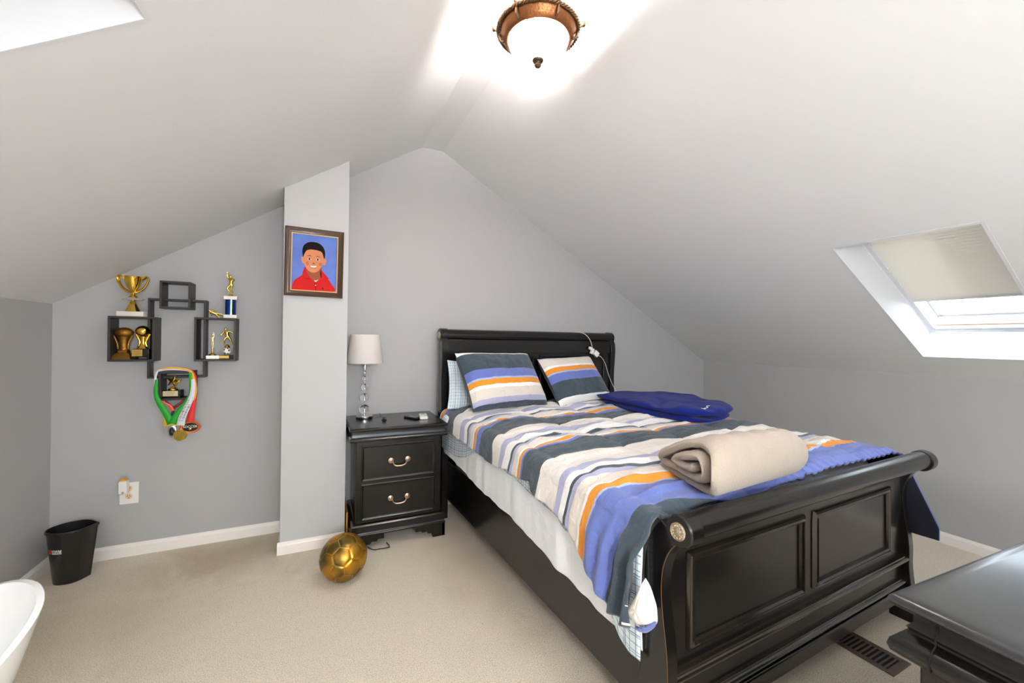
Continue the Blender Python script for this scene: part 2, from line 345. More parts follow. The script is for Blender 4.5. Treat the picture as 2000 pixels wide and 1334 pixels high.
# ------------------------------------------------------------------ ceiling lamp
def lamp_ceiling(LX,LY,label,power):
    r=thing('ceiling_light',label,'ceiling light',(LX,LY,2.86))
    cop=mat('antique_copper',rgb(150,96,58),.35,metal=.85,var=.3,vscale=30,bump=.2,bscale=120)
    cop2=mat('aged_copper_relief',rgb(128,98,72),.4,metal=.8,bump=.4,bscale=200)
    MB().lathe([(.0,0),(.075,0),(.08,-.012),(.07,-.03),(.03,-.045),(.012,-.05),(.012,-.15),(0,-.15)]).build('canopy',cop,r)
    # ring that carries the bowl (open above)
    R=MB(); prof=[(.150,-.165),(.146,-.176),(.136,-.190),(.134,-.20),(.139,-.203),(.150,-.195),(.157,-.182),(.164,-.172),(.168,-.160),(.170,-.150),(.168,-.144),(.160,-.147),(.150,-.156),(.150,-.165)]
    R.lathe(prof,n=64,cap=False).build('rim_ring',cop,r)
    MBr=MB(); n=72; pts=[]
    for k in range(3):
        for ph in (0,):
            pts=[]
            for i in range(n*4):
                a=2*PI*i/(n*4); w=a*24+ph+k*2*PI/3
                rr=.176+.005*math.cos(w); pts.append((rr*math.cos(a),rr*math.sin(a),-.158+.005*math.sin(w)))
            MBr.tube(pts,.0046,6,closed=True)
    MBr.build('rope_band',cop2,r)
    for k in range(6):
        a=math.radians(150+60*k); ca,sa=math.cos(a),math.sin(a)
        mb=MB()
        P=lambda rr,z: (rr*ca,rr*sa,z)
        mb.tube(spline([P(.150,-.196),P(.166,-.188),P(.172,-.166),P(.180,-.15),P(.190,-.138)],4),[.006]*9+[.005]*4+[.006]*4,8)
        mb.lathe([(0,-.012),(.008,-.010),(.012,0),(.011,.007),(.006,.011),(0,.012)],c=P(.196,-.134),n=12)
        mb.tube(spline([P(.178,-.147),P(.17,-.10),P(.10,-.05),P(.06,-.03)],5),.005,6)
        mb.build('scroll_arm',cop2,r)
    # glass bowl: thin frosted shell that lets part of the bulb light through
    m=bpy.data.materials.new('cut_glass'); m.use_nodes=True; nt=m.node_tree; nt.nodes.clear(); L=nt.links.new
    o=nt.nodes.new('ShaderNodeOutputMaterial'); tr=nt.nodes.new('ShaderNodeBsdfTransparent'); em=nt.nodes.new('ShaderNodeEmission'); gl=nt.nodes.new('ShaderNodeBsdfGlossy')
    gl.inputs['Roughness'].default_value=.1; mx=nt.nodes.new('ShaderNodeMixShader'); mx2=nt.nodes.new('ShaderNodeMixShader')
    em.inputs[0].default_value=(1,.93,.86,1); em.inputs[1].default_value=2.6
    tr.inputs[0].default_value=(1,.96,.92,1)
    tc=nt.nodes.new('ShaderNodeTexCoord'); sp=nt.nodes.new('ShaderNodeSeparateXYZ'); L(tc.outputs['Object'],sp.inputs[0])
    at=nt.nodes.new('ShaderNodeMath'); at.operation='ARCTAN2'; L(sp.outputs['Y'],at.inputs[0]); L(sp.outputs['X'],at.inputs[1])
    s1=nt.nodes.new('ShaderNodeMath'); s1.operation='MULTIPLY'; L(at.outputs[0],s1.inputs[0]); s1.inputs[1].default_value=32
    s2=nt.nodes.new('ShaderNodeMath'); s2.operation='SINE'; L(s1.outputs[0],s2.inputs[0])
    mr=nt.nodes.new('ShaderNodeMapRange'); mr.inputs[1].default_value=.5; mr.inputs[2].default_value=1; mr.inputs[3].default_value=.40; mr.inputs[4].default_value=.17; L(s2.outputs[0],mr.inputs[0])
    L(mr.outputs[0],em.inputs[1])
    mx.inputs[0].default_value=.30; L(em.outputs[0],mx.inputs[1]); L(tr.outputs[0],mx.inputs[2])
    mx2.inputs[0].default_value=.06; L(mx.outputs[0],mx2.inputs[1]); L(gl.outputs[0],mx2.inputs[2]); L(mx2.outputs[0],o.inputs[0])
    MB().lathe([(.134,-.198),(.133,-.205),(.128,-.222),(.116,-.240),(.096,-.257),(.068,-.270),(.035,-.278),(.008,-.281)],n=64,cap=False).build('glass_bowl',m,r,smooth=60)
    MB().lathe([(0,-.276),(.006,-.277),(.021,-.279),(.024,-.284),(.021,-.290),(.013,-.294),(.011,-.298),(.014,-.302),(.014,-.308),(.009,-.314),(0,-.316)],n=24).build('finial',mat('aged_bronze',rgb(92,74,56),.45,metal=.7),r)
    for k in range(2):
        a=PI*k+.5; x,y=.055*math.cos(a),.055*math.sin(a)
        MB().lathe([(0,-.215),(.018,-.21),(.028,-.195),(.028,-.18),(.014,-.16),(.012,-.14),(0,-.14)],c=(x,y,0),n=16).build('bulb',mat('bulb',(1,1,1,1),.3,emit=((1,.94,.88,1),3)),r)
        l=bpy.data.lights.new('bulb_light','POINT'); l.energy=power; l.color=(1,.955,.91); l.shadow_soft_size=.045
        q=bpy.data.objects.new('bulb_light',l); COL.objects.link(q); q.parent=r; q.location=(x*1.0,y*1.0,-.165)
lamp_ceiling(.855,1.60,'copper brown flush ceiling lamp with cut glass bowl, lit, above the bed',15)

def add_fill_globe():  # unseen glowing globe, added behind the camera for frontal fill light
    r=thing('fill_globe','added white fill-light globe on a stand behind the camera, unseen','lamp',(.15,-1.3,0))
    MB().lathe([(0,0),(.14,0),(.14,.015),(.02,.03),(.012,.04),(.012,1.36),(.03,1.38),(.05,1.40),(0,1.40)],n=32).build('stand',chrome,r)
    R=.16; MB().lathe([(R*math.sin(PI*k/20),1.54-R*math.cos(PI*k/20)) for k in range(21)],n=40).build('fill_globe_ball',mat('fill_glow',(1,1,1,1),.4,emit=((1,.985,.97,1),40)),r)
add_fill_globe()

# ------------------------------------------------------------------ sleigh bed
OB=(.963,.885,0); AB=math.radians(2.62)
bed=thing('sleigh_bed','black lacquered sleigh bed with scrolled headboard and two-panel footboard','bed',OB,AB)
def ctrline(pts,n=6): return [(p.x,p.y) for p in spline([(a,b,0) for a,b in pts],n)]
rosm=mat('rosette_silver',rgb(205,188,165),.3,metal=1,bump=.6,bscale=260)
def rosette(parent,s,t,z,R,dirn):
    mb=MB(); x=lambda h: s+dirn*h
    mb.lathe([(0,x(.0)),(R,x(0)),(R,x(.004)),(R*.92,x(.006)),(R*.86,x(.004)),(R*.5,x(.0045)),(R*.4,x(.006)),(0,x(.007))],c=(0,t,z),axis='X',n=32)
    for k in range(12):
        a=2*PI*k/12; mb.lathe([(0,x(.008)),(R*.11,x(.006)),(R*.13,x(.003))],c=(0,t+R*.68*math.cos(a),z+R*.68*math.sin(a)),axis='X',n=8)
    mb.build('rosette',rosm,parent)
# --- footboard
foot=MB().box(.05,1.66,.062,.105,.115,.30).build('footboard',blackm,bed,bevel=.002)   # lower plain board
FO=[(.0,.765),(.018,.742),(.042,.706),(.060,.65),(.064,.58),(.055,.50),(.042,.42),(.036,.35),(.036,.27),(.030,.20),(.020,.12),(.014,.0)]
FI=[(.07,.802),(.106,.752),(.126,.685),(.134,.60),(.130,.52),(.128,.45),(.135,.36),(.150,.28),(.165,.20),(.165,.12),(.12,.06),(.11,.0)]
fo=ctrline(FO,4); fi=ctrline(FI,4)
arc=[(.047*math.cos(a),.795+.047*math.sin(a)) for a in [math.radians(x) for x in (25,50,75,100,130,160,190,215,240,265,285)]]
poly=fi[::-1]+arc+fo
def strip_poly(mb,outl,inl,s0,s1):
    n=len(outl)
    vs=[(s0,a,b) for a,b in outl]+[(s0,a,b) for a,b in inl]+[(s1,a,b) for a,b in outl]+[(s1,a,b) for a,b in inl]
    fs=[]
    for i in range(n-1):
        fs+= [(i,i+1,n+i+1,n+i),(2*n+i,3*n+i,3*n+i+1,2*n+i+1),(i,2*n+i,2*n+i+1,i+1),(n+i,n+i+1,3*n+i+1,3*n+i)]
    fs+=[(0,n,3*n,2*n),(n-1,3*n-1,4*n-1,2*n-1)]
    mb.add(vs,fs)
for s0,s1,dr,sp in ((0,.046,-1,0),(1.660,1.706,1,1.706)):
    mb=MB(); strip_poly(mb,fo,fi,s0,s1)
    mb.build('footboard_post',blackm,foot,bevel=.0025)
    c0,c1=(s0-.004,s1+.006) if dr<0 else (s0-.006,s1+.004)
    MB().lathe([(0,c0),(.044,c0),(.048,c0+.005),(.048,c1-.004),(.045,c1),(0,c1)],c=(0,.0,.795),axis='X',n=40).build('scroll_cap',blackm,foot)
    rosette(foot,c0 if dr<0 else c1,0,.795,.026,dr)
MB().lathe([(.041,.045),(.041,1.66)],c=(0,.0,.800),axis='X',n=48).build('top_roll',blackm,foot)
# worn highlight lines along the post's front edges
for s in (.0005,):
    MB().tube([(s,a-.0005,b) for a,b in fo if b>.1],.0008,6).build('worn_edge',mat('bare_wood_edge',rgb(120,84,56),.5),foot)
# curved backboard between the posts
bo=ctrline([(.022,.79),(.034,.765),(.048,.735),(.060,.705),(.067,.672),(.069,.63),(.068,.56),(.067,.47),(.066,.38),(.066,.29)],3); bi=[(a+.02,b+.004) for a,b in bo]
mb=MB(); strip_poly(mb,bo,bi,.044,1.662); mb.build('curved_board',blackm,foot,smooth=50)
def fsurf(z): return interp(sorted([(b,a) for a,b in bo]),z)
def panel_frame(s0,s1,z0,z1):
    # bead moulding following the curved board
    prof=[(-.014,0),(-.012,.010),(-.005,.015),(.003,.012),(.006,.006),(.011,.009),(.015,0)]
    path=[]; N=14
    for i in range(N+1): path.append((s0+(s1-s0)*i/N,z0))
    for i in range(1,N+1): path.append((s1,z0+(z1-z0)*i/N))
    for i in range(1,N+1): path.append((s1-(s1-s0)*i/N,z1))
    for i in range(1,N): path.append((s0,z1-(z1-z0)*i/N))
    cs=((s0+s1)/2,(z0+z1)/2); vs=[];fs=[]; m=len(path); k=len(prof)
    for s,z in path:
        for o,h in prof:
            ss=s+(o if s>s1-1e-6 else (-o if s<s0+1e-6 else 0)); zz=z+(o if z>z1-1e-6 else (-o if z<z0+1e-6 else 0))
            vs.append((ss,fsurf(zz)-h,zz))
    for i in range(m):
        for j in range(k-1):
            a=i*k+j; b=((i+1)%m)*k+j; fs.append((a,b,b+1,a+1))
    MB().add(vs,fs).build('panel_moulding',mouldm,foot,smooth=30)
panel_frame(.135,.775,.375,.660); panel_frame(.870,1.510,.375,.660)
# lower mouldings
def hmould(z,t,prof,name,s0=.046,s1=1.66):
    MB().prism([(t-h,z+o) for o,h in prof]+[(t+.03,z+prof[-1][0]),(t+.03,z+prof[0][0])],s0,s1,'YZ').build(name,mouldm,foot,smooth=50)
half=[(-.016,0),(-.013,.008),(-.006,.013),(.002,.014),(.008,.010),(.010,.005),(.016,.004),(.018,0)]
hmould(.305,.050,half,'bead_moulding'); hmould(.195,.055,half,'bead_moulding')
MB().box(.046,1.66,.040,.10,.115,.175).build('base_board',blackm,foot,bevel=.006)
# --- side rails
for s,nm in ((.022,'side_rail'),(1.66,'side_rail')):
    MB().box(s,s+.03,.13,2.16,.145,.43).build(nm,blackm,bed,bevel=.003)
MB().tube([(.0215,.169,.14),(.0215,.169,.42)],.0012,5).build('rail_joint',mat('bare_wood_edge',rgb(178,134,96),.5),bed)
for k in range(10):
    MB().box(.05,1.66,.30+k*.19,.38+k*.19,.375,.395).build('bed_slat',mat('pine_slat',rgb(190,150,105),.6,var=.15,vscale=15),bed)
# --- headboard
head=MB().box(.03,1.625,2.185,2.215,.35,1.245).build('headboard',blackm,bed,bevel=.003)
HO=[(2.185,1.36),(2.165,1.32),(2.158,1.27),(2.162,1.18),(2.172,1.05),(2.168,.9),(2.150,.7),(2.135,.5),(2.130,.3),(2.130,0)]
HI=[(2.262,1.325),(2.250,1.27),(2.240,1.20),(2.238,1.1),(2.245,1.0),(2.250,.85),(2.250,.65),(2.245,.45),(2.24,.25),(2.24,0)]
ho=ctrline(HO,4);hi=ctrline(HI,4)
for s0,s1,dr in ((-.02,.030,-1),(1.625,1.675,1)):
    mb=MB(); strip_poly(mb,ho,hi,s0,s1); mb.build('headboard_post',blackm,head,bevel=.003)
    MB().lathe([(0,s0-.004),(.050,s0-.004),(.054,s0),(.054,s1+.003),(.051,s1+.007),(0,s1+.007)],c=(0,2.232,1.376),axis='X',n=40).build('scroll_cap',blackm,head)
    rosette(head,s0-.004 if dr<0 else s1+.007,2.232,1.376,.028,dr)
MB().lathe([(.048,.03),(.048,1.625)],c=(0,2.225,1.376),axis='X',n=48).build('top_roll',blackm,head)
mb=MB(); mb.box(.03,1.625,2.172,2.20,1.235,1.345); mb.build('crest_rail',blackm,head,bevel=.003)
for s0,s1 in ((.10,.80),(.855,1.56)):
    mb=MB(); 
    for a in ((s0,s1,1.205,1.222),(s0,s1,.60,.617)): mb.box(a[0],a[1],2.172,2.19,a[2],a[3])
    for a in ((s0,s0+.017),(s1-.017,s1)): mb.box(a[0],a[1],2.172,2.19,.617,1.205)
    mb.build('panel_moulding',blackm,head,bevel=.004)

# ------------------------------------------------------------------ mattress and bedding
def bedobj(o,label,cat,group=None):
    o.location=OB; o.rotation_euler=(0,0,AB); return tag(o,label,cat,group)
mb=MB(); mb.box(.065,1.645,.185,2.10,.40,.775)
bedobj(mb.build('mattress',mat('mattress_ticking',rgb(225,225,222),.8,bump=.2,bscale=40),bevel=.04,seg=4),'white mattress under the sheets of the sleigh bed','mattress')
def nz(*a,s=1): return noise.noise(Vector(a)*s)
# white sheet hanging over the side rail
WH=[(.10,.36),(.2,.362),(.31,.365),(.57,.386),(.8,.415),(1.03,.44),(1.5,.46),(2.08,.52)]
def drape(tmin,tmax,hem,sout,zt,inner,nu,nv,amp,seed,uvs=6,tcorner=None):
    def fn(u,v):
        t=tmin+(tmax-tmin)*u; h=hem(t)
        ln=(inner+.03)+.04+(zt-h); a=v*ln
        w=amp*(nz(t*7,v*1.2,seed)+.5*nz(t*16,v*1.5,seed+3))
        if a<inner: s,z=inner-a,zt
        elif a<inner+.06:
            q=(a-inner)/.06*PI/2; s,z=sout+.04*(1-math.sin(q))-.0,zt-.04*(1-math.cos(q)); 
            s=sout+.04-(.04)*math.sin(q)
            s=s
        else:
            d=(a-inner-.06); fr=min(1,d/.2); s,z=sout-w*fr-.006*fr*math.sin(d*9),zt-.04-d
        if a<inner: s=sout+.04+(inner-a)
        return (s,t+(tcorner(t,z) if tcorner else 0),max(z,h-.002))
    return fn
sheetm=mat('white_cotton',rgb(240,243,247),.85,bump=.25,bscale=55,sheen=.2)
hw=lambda t: interp(WH,t)+.006*nz(t*9,2,1)
f=drape(.13,2.1,hw,-.012,.785,.3,150,46,.012,4)
o=MB().grid(f,150,46).build('white_sheet',sheetm,smooth=80,solid=.003)
bedobj(o,'plain white sheet hanging over the side rail, above the carpet','sheet')
# plaid sheet: hangs longer at the head and at the foot corner
def plaid(name,base,line,sx,sy,th=.03,jit=0):
    m=bpy.data.materials.new(name); m.use_nodes=True; nt=m.node_tree; b=nt.nodes['Principled BSDF']; L=nt.links.new; b.inputs['Roughness'].default_value=.85
    uv=nt.nodes.new('ShaderNodeUVMap'); sp=nt.nodes.new('ShaderNodeSeparateXYZ'); n=nt.nodes.new('ShaderNodeTexNoise'); n.inputs['Scale'].default_value=14
    mxv=nt.nodes.new('ShaderNodeMix'); mxv.data_type='RGBA'; mxv.blend_type='LINEAR_LIGHT'; mxv.inputs[0].default_value=.006; L(uv.outputs[0],mxv.inputs[6]); L(uv.outputs[0],n.inputs['Vector']); L(n.outputs['Color'],mxv.inputs[7]); L(mxv.outputs[2],sp.inputs[0])
    outs=[]
    for ax,k in (('X',sx),('Y',sy)):
        for mult,w in ((1,th),(2.7,th*.7)):
            a=nt.nodes.new('ShaderNodeMath'); a.operation='MULTIPLY'; L(sp.outputs[ax],a.inputs[0]); a.inputs[1].default_value=k*mult
            f=nt.nodes.new('ShaderNodeMath'); f.operation='FRACT'; L(a.outputs[0],f.inputs[0])
            c=nt.nodes.new('ShaderNodeMath'); c.operation='LESS_THAN'; L(f.outputs[0],c.inputs[0]); c.inputs[1].default_value=w*mult; outs.append(c.outputs[0])
    cur=outs[0]
    for q in outs[1:]:
        a=nt.nodes.new('ShaderNodeMath'); a.operation='MAXIMUM'; L(cur,a.inputs[0]); L(q,a.inputs[1]); cur=a.outputs[0]
    mx=nt.nodes.new('ShaderNodeMix'); mx.data_type='RGBA'; L(cur,mx.inputs[0]); mx.inputs[6].default_value=base; mx.inputs[7].default_value=line; L(mx.outputs[2],b.inputs['Base Color']); return m
plaidm=plaid('pale_plaid_cotton',rgb(222,232,236),rgb(120,142,172),14,16,.06)
PH=[(.10,.335),(.17,.33),(.22,.36),(.28,.44),(.35,.55),(.5,.60),(.75,.64),(1.2,.69),(1.5,.66),(1.62,.60),(1.8,.555),(2.06,.545)]
hp=lambda t: interp(PH,t)+.008*nz(t*11,5,1)
f=drape(.125,2.12,hp,-.026,.795,.3,160,40,.010,9)
o=MB().grid(f,160,40,uvf=lambda u,v:(u*2+.01,v*.8+.01)).build('plaid_sheet',plaidm,smooth=80,solid=.003)
bedobj(o,'pale blue plaid sheet showing between white sheet and striped comforter','sheet')

# stripes (shared by comforter and pillows)
cream=rgb(238,232,225);white=rgb(246,244,242);lav=rgb(176,178,208);ltb=rgb(170,186,222);blue=rgb(104,120,190);slate=rgb(62,76,86);orange=rgb(236,150,38);beige=rgb(226,217,206);navy=rgb(28,30,46)
def stripes(name,stops,wob=.006,puck=False):
    m=bpy.data.materials.new(name); m.use_nodes=True; nt=m.node_tree; b=nt.nodes['Principled BSDF']; L=nt.links.new
    b.inputs['Roughness'].default_value=.75; b.inputs['Sheen Weight'].default_value=.25; b.inputs['Specular IOR Level'].default_value=.25
    uv=nt.nodes.new('ShaderNodeUVMap'); sp=nt.nodes.new('ShaderNodeSeparateXYZ'); L(uv.outputs[0],sp.inputs[0])
    n=nt.nodes.new('ShaderNodeTexNoise'); n.inputs['Scale'].default_value=7; n.inputs['Detail'].default_value=3; L(uv.outputs[0],n.inputs['Vector'])
    a=nt.nodes.new('ShaderNodeMath'); a.operation='MULTIPLY_ADD'; L(n.outputs['Fac'],a.inputs[0]); a.inputs[1].default_value=wob*2; L(sp.outputs['Y'],a.inputs[2])
    a2=nt.nodes.new('ShaderNodeMath'); a2.operation='SUBTRACT'; L(a.outputs[0],a2.inputs[0]); a2.inputs[1].default_value=wob
    f=nt.nodes.new('ShaderNodeMath'); f.operation='FRACT'; L(a2.outputs[0],f.inputs[0])
    r=nt.nodes.new('ShaderNodeValToRGB'); r.color_ramp.interpolation='CONSTANT'; L(f.outputs[0],r.inputs[0])
    el=r.color_ramp.elements
    el[0].position=stops[0][0]; el[0].color=stops[0][1]; el[1].position=stops[1][0]; el[1].color=stops[1][1]
    for p,c in stops[2:]: e=el.new(p); e.color=c
    L(r.outputs[0],b.inputs['Base Color'])
    n2=nt.nodes.new('ShaderNodeTexNoise'); n2.inputs['Scale'].default_value=22; n2.inputs['Distortion'].default_value=1.2; n2.inputs['Detail'].default_value=5; tc=nt.nodes.new('ShaderNodeTexCoord'); L(tc.outputs['Object'],n2.inputs['Vector'])
    n3=nt.nodes.new('ShaderNodeTexNoise'); n3.inputs['Scale'].default_value=900; L(tc.outputs['Object'],n3.inputs['Vector'])
    ad=nt.nodes.new('ShaderNodeMath'); ad.operation='MULTIPLY_ADD'; L(n3.outputs['Fac'],ad.inputs[0]); ad.inputs[1].default_value=.1; L(n2.outputs['Fac'],ad.inputs[2])
    bp=nt.nodes.new('ShaderNodeBump'); bp.inputs['Strength'].default_value=.5; bp.inputs['Distance'].default_value=.02; L(ad.outputs[0],bp.inputs['Height']); L(bp.outputs['Normal'],b.inputs['Normal'])
    return m
comfm=stripes('striped_cotton',[(0,cream),(.20,lav),(.28,white),(.355,slate),(.39,lav),(.43,beige),(.535,white),(.555,orange),(.62,ltb),(.64,blue),(.77,slate)])
# phase of the stripe pattern along the bed, from foot (low t) to head
CAN=[0,.20,.28,.355,.39,.43,.535,.555,.62,.64,.77,1.0]
C=[.72,.56,.50,.44,.415,.38,.30,.285,.235,.225,.055,-.1]
B=[1.29,1.18,1.12,1.045,1.02,.995,.95,.935,.91,.905,.895,.72]
A=[1.93,1.80,1.73,1.685,1.665,1.64,1.595,1.575,1.54,1.53,1.475,1.29]
Z=[2.6,2.5,2.45,2.40,2.35,2.3,2.21,2.19,2.14,2.125,2.07,1.93]
PH_T=[]
for off,tb in ((3,C),(2,B),(1,A),(0,Z)):
    for cnv,t in zip(CAN,tb): PH_T.append((t,off+cnv))
PH_T=sorted(dict((round(t,4),p) for t,p in PH_T).items())
HEM=[(.10,.47),(.2,.455),(.28,.50),(.39,.55),(.48,.63),(.58,.655),(.66,.66),(.72,.665),(.80,.70),(.9,.685),(1.0,.70),(1.2,.665),(1.3,.685),(1.5,.69),(1.8,.70),(2.0,.715),(2.15,.76)]
SK=[(.1,.19),(.3,.17),(.42,.11),(.55,0),(.9,-.04),(1.5,-.14),(2.1,-.08)]
zT=.812
def comf(u,v):
    t=.072+(2.13-.072)*u
    hem=interp(HEM,t)+.006*nz(t*13,1,8)
    Lh=zT-.05-hem; R=.05; Wt=1.655; La=R*PI/2; Lr=.36
    tot=Lh+La+Wt+La+Lr; a=v*tot
    so=-.042
    if a<Lh: d=Lh-a; s,z=so,zT-R-d; hang=1; dd=d
    elif a<Lh+La:
        q=(a-Lh)/R; s,z=so+R-R*math.cos(q),zT-R+R*math.sin(q); hang=1-(a-Lh)/La; dd=0
    elif a<Lh+La+Wt: s,z=so+R+(a-Lh-La),zT; hang=0; dd=0
    elif a<Lh+2*La+Wt:
        q=(a-Lh-La-Wt)/R; s,z=so+R+Wt+R*math.sin(q),zT-R+R*math.cos(q); hang=0; dd=0
    else: dd=a-Lh-2*La-Wt; s,z=so+2*R+Wt,zT-R-dd; hang=-1
    sp=s
    top=max(0,min(1,(s-so)/.12))*max(0,min(1,(1.70-s)/.12))
    # quilting puff: seams along the bed, softer seams across
    ps=abs(math.sin(PI*(s-.04)/.42))**.45; pt=abs(math.sin(PI*(t-.03)/.38))**.5
    puff=.026*ps*(.5+.5*pt)
    wr=.016*nz(s*2.2,t*5.5,3)+.011*nz(s*4+t*2,t*13,7)+.007*nz(s*8,t*26-s*6,2)+.013*(1-abs(nz(s*1.6+3,t*9+s*2,31))*2.2)**3*.8
    foot=max(0,1-(t-.105)/.35)
    wr+=foot*.004*math.sin(s*120+4*nz(s*3,t*2,5))*max(0,min(1,(s-.55)/.3))
    if z>=zT-1e-6 or top>0:
        z+= (puff+wr)*top+.006*top-.010*foot*top*(1 if s<.8 else -1.2)
        z+= .02*top*max(0,1-abs(t-1.95)/.25)
    if hang>0:
        k=min(1,dd/.1)
        s+= -.006*k+ .020*k*(nz(t*8,z*4,11))+.008*k*nz(t*22,z*8,12)-.006*abs(math.sin(PI*(t-.03)/.38))*min(1,dd/.04)
        s-= foot*.018*k*(1+math.sin(t*75+z*14))+.012*k
    if hang<0:
        k=min(1,dd/.3); s+=.02+.05*k+.012*nz(t*9,z*4,15); t-= .10*k*max(0,1-(t-.105)/.5)
        z-=0
    if hang>0:
        t+= .034*min(1,.3+dd/.1)*max(0,1-(t-.072)/.25)
    if hang==0: z-= .02*top*max(0,1-(t-.072)/.03)
    return (s,t,z)
def comfuv(u,v):
    t=.072+(2.13-.072)*u; hem=interp(HEM,t); Lh=zT-.05-hem; La=.05*PI/2; tot=Lh+2*La+1.655+.36; a=v*tot
    k=max(0,min(1,1-(a-.02)/(Lh+La+.28)))
    tt=t+interp(SK,t)*-1*k+.018*nz(a*3,t*3,21)+.008*nz(a*9,t*5,27)
    return (a,interp(PH_T,tt)+1.0)
CM=MB().grid(comf,330,300,uvf=comfuv)
o=CM.build('comforter',[comfm,mat('navy_cotton',navy,.8,sheen=.2)],smooth=80,fix=False)
o.data.flip_normals(); md=o.modifiers.new('thickness','SOLIDIFY'); md.thickness=.012; md.offset=-1; md.material_offset=1; md.material_offset_rim=0
for sq in (.04,.46,.88,1.30):
    P=[]
    for i in range(2,329,3):
        u=i/329; t=.072+(2.13-.072)*u; hem=interp(HEM,t)+.006*nz(t*13,1,8); Lh=zT-.05-hem; La=.05*PI/2; tot=Lh+2*La+1.655+.36
        q=comf(u,(Lh+La+(sq+.042-.05))/tot); P.append((q[0],q[1],q[2]+.0004))
    sm=MB().tube(P,.0011,5).build('stitched_seam',mat('seam_thread',rgb(58,66,84),.8)); sm.parent=o
bedobj(o,'quilted comforter striped in white, slate, blue and orange spread over the bed','comforter')

def flap(name,parent,outl,sc,se,m,n=7):
    cx=sum(p[0] for p in outl)/len(outl); cz=sum(p[1] for p in outl)/len(outl); P=[(p.x,p.y) for p in spline([(a,b,0) for a,b in outl+outl[:1]],6)][:-1]; k=len(P)
    vs=[(sc,cx,cz)]; fs=[]
    for r_ in range(1,n+1):
        q=r_/n
        for a,b in P: vs.append((sc+(se-sc)*q**3+.004*nz(a*40,b*30,r_*.3),cx+(a-cx)*q,cz+(b-cz)*q))
    for i in range(k): fs.append((0,1+i,1+(i+1)%k))
    for r_ in range(n-1):
        for i in range(k): a=1+r_*k+i;b=1+r_*k+(i+1)%k; fs.append((a,b,b+k,a+k))
    return MB().add(vs,fs).build(name,m,parent,smooth=80,solid=.004)
tc_=flap('turned_corner',o,[(.067,.640),(.100,.570),(.135,.500),(.100,.482),(.054,.498),(.018,.540),(.034,.605)],-.098,-.062,mat('turned_cream',cream,.8,sheen=.2,bump=.3,bscale=40))
tc_['label']='cream underside corner folded out beside the footboard post'
flap('turned_hem',o,[(.095,.484),(.054,.500),(.018,.542),(.020,.525),(.056,.484),(.098,.470)],-.085,-.07,mat('turned_blue',blue,.8,sheen=.2))
pl_=bpy.data.objects['plaid_sheet']
flap('folded_tab',pl_,[(1.94,.800),(1.955,.745),(2.05,.685),(2.105,.675),(2.10,.72),(2.06,.775),(2.0,.805)],-.056,-.040,sheetm)

# ---- pillows
def pillow(name,mats,w,h,th,cen,ry,rx,rz,label,seed,uvm=lambda u,v:(u,v),group=None,n=40,sag=.0):
    root_loc=Vector(cen); mb=MB()
    def side(sgn):
        def fn(u,v):
            a,b=2*u-1,2*v-1
            e=(max(0,1-abs(a)**3.4)*max(0,1-abs(b)**3.0))**.55
            cx=1-.045*(1-abs(b)**2)*0-.05*(1-b*b)*abs(a)**3; cz=1-.06*(1-a*a)*abs(b)**3
            y=sgn*(.003+th*.10*(max(0,1-abs(a)**14)*max(0,1-abs(b)**14))**.5+th*.42*e)+.009*nz(a*3,b*3,seed)*e+.006*nz(a*8,b*5,seed+2)*e
            x=a*w/2*cx; z=b*h/2*cz - sag*(1-abs(a))*max(0,b)
            return (x,y,z)
        return fn
    mb.grid(side(-1),n,n,0,uvf=lambda u,v: (uvm(u,v)[0]+.001,uvm(u,v)[1]))
    mb.grid(side(1),n,n,1,uvf=lambda u,v: (u+.001,v))
    # edge band joining both sides
    f1,f2=side(-1),side(1); ring=[]
    for i in range(n): ring.append((i/(n-1),0))
    for i in range(1,n): ring.append((1,i/(n-1)))
    for i in range(1,n): ring.append((1-i/(n-1),1))
    for i in range(1,n-1): ring.append((0,1-i/(n-1)))
    vs=[f1(*p) for p in ring]+[f2(*p) for p in ring]; k=len(ring)
    mb.add(vs,[(i,(i+1)%k,(i+1)%k+k,i+k) for i in range(k)],1)
    o=mb.build(name,mats,smooth=80)
    M=Matrix.Translation(Vector(OB))@Matrix.Rotation(AB,4,'Z')@Matrix.Translation(Vector(cen))@Matrix.Rotation(rz,4,'Z')@Matrix.Rotation(rx,4,'X')@Matrix.Rotation(ry,4,'Y')
    o.matrix_world=M
    return tag(o,label,'pillow',group)
navym=mat('navy_cotton',navy,.8,sheen=.2)
p1m=stripes('pillow_stripes_a',[(0,slate),(.04,lav),(.12,beige),(.27,white),(.33,orange),(.42,ltb),(.45,blue),(.60,slate),(.92,white)],.01)
p2m=stripes('pillow_stripes_b',[(0,white),(.10,slate),(.42,blue),(.58,ltb),(.61,orange),(.71,white),(.76,beige),(.95,lav)],.012)
cl=lambda u,v:(u,min(.995,max(.012,v)))
pillow('pillow',[p1m,navym],.70,.465,.19,(.385,1.945,1.045),.02,math.radians(-34),math.radians(13),'left striped pillow with orange band below the blue one, propped on the headboard',3,cl,'striped pillows against the headboard')
pillow('pillow',[p2m,navym],.62,.44,.15,(1.085,1.985,1.022),-.03,math.radians(-37),math.radians(9),'right striped pillow with orange band above the blue one, beside the charger plug',8,cl,'striped pillows against the headboard')
pillow('pillow',[plaidm,plaidm],.66,.38,.075,(.322,2.055,.985),.10,math.radians(-24),math.radians(-3),'pale plaid pillow tucked behind the left striped pillow',12,lambda u,v:(u,v))

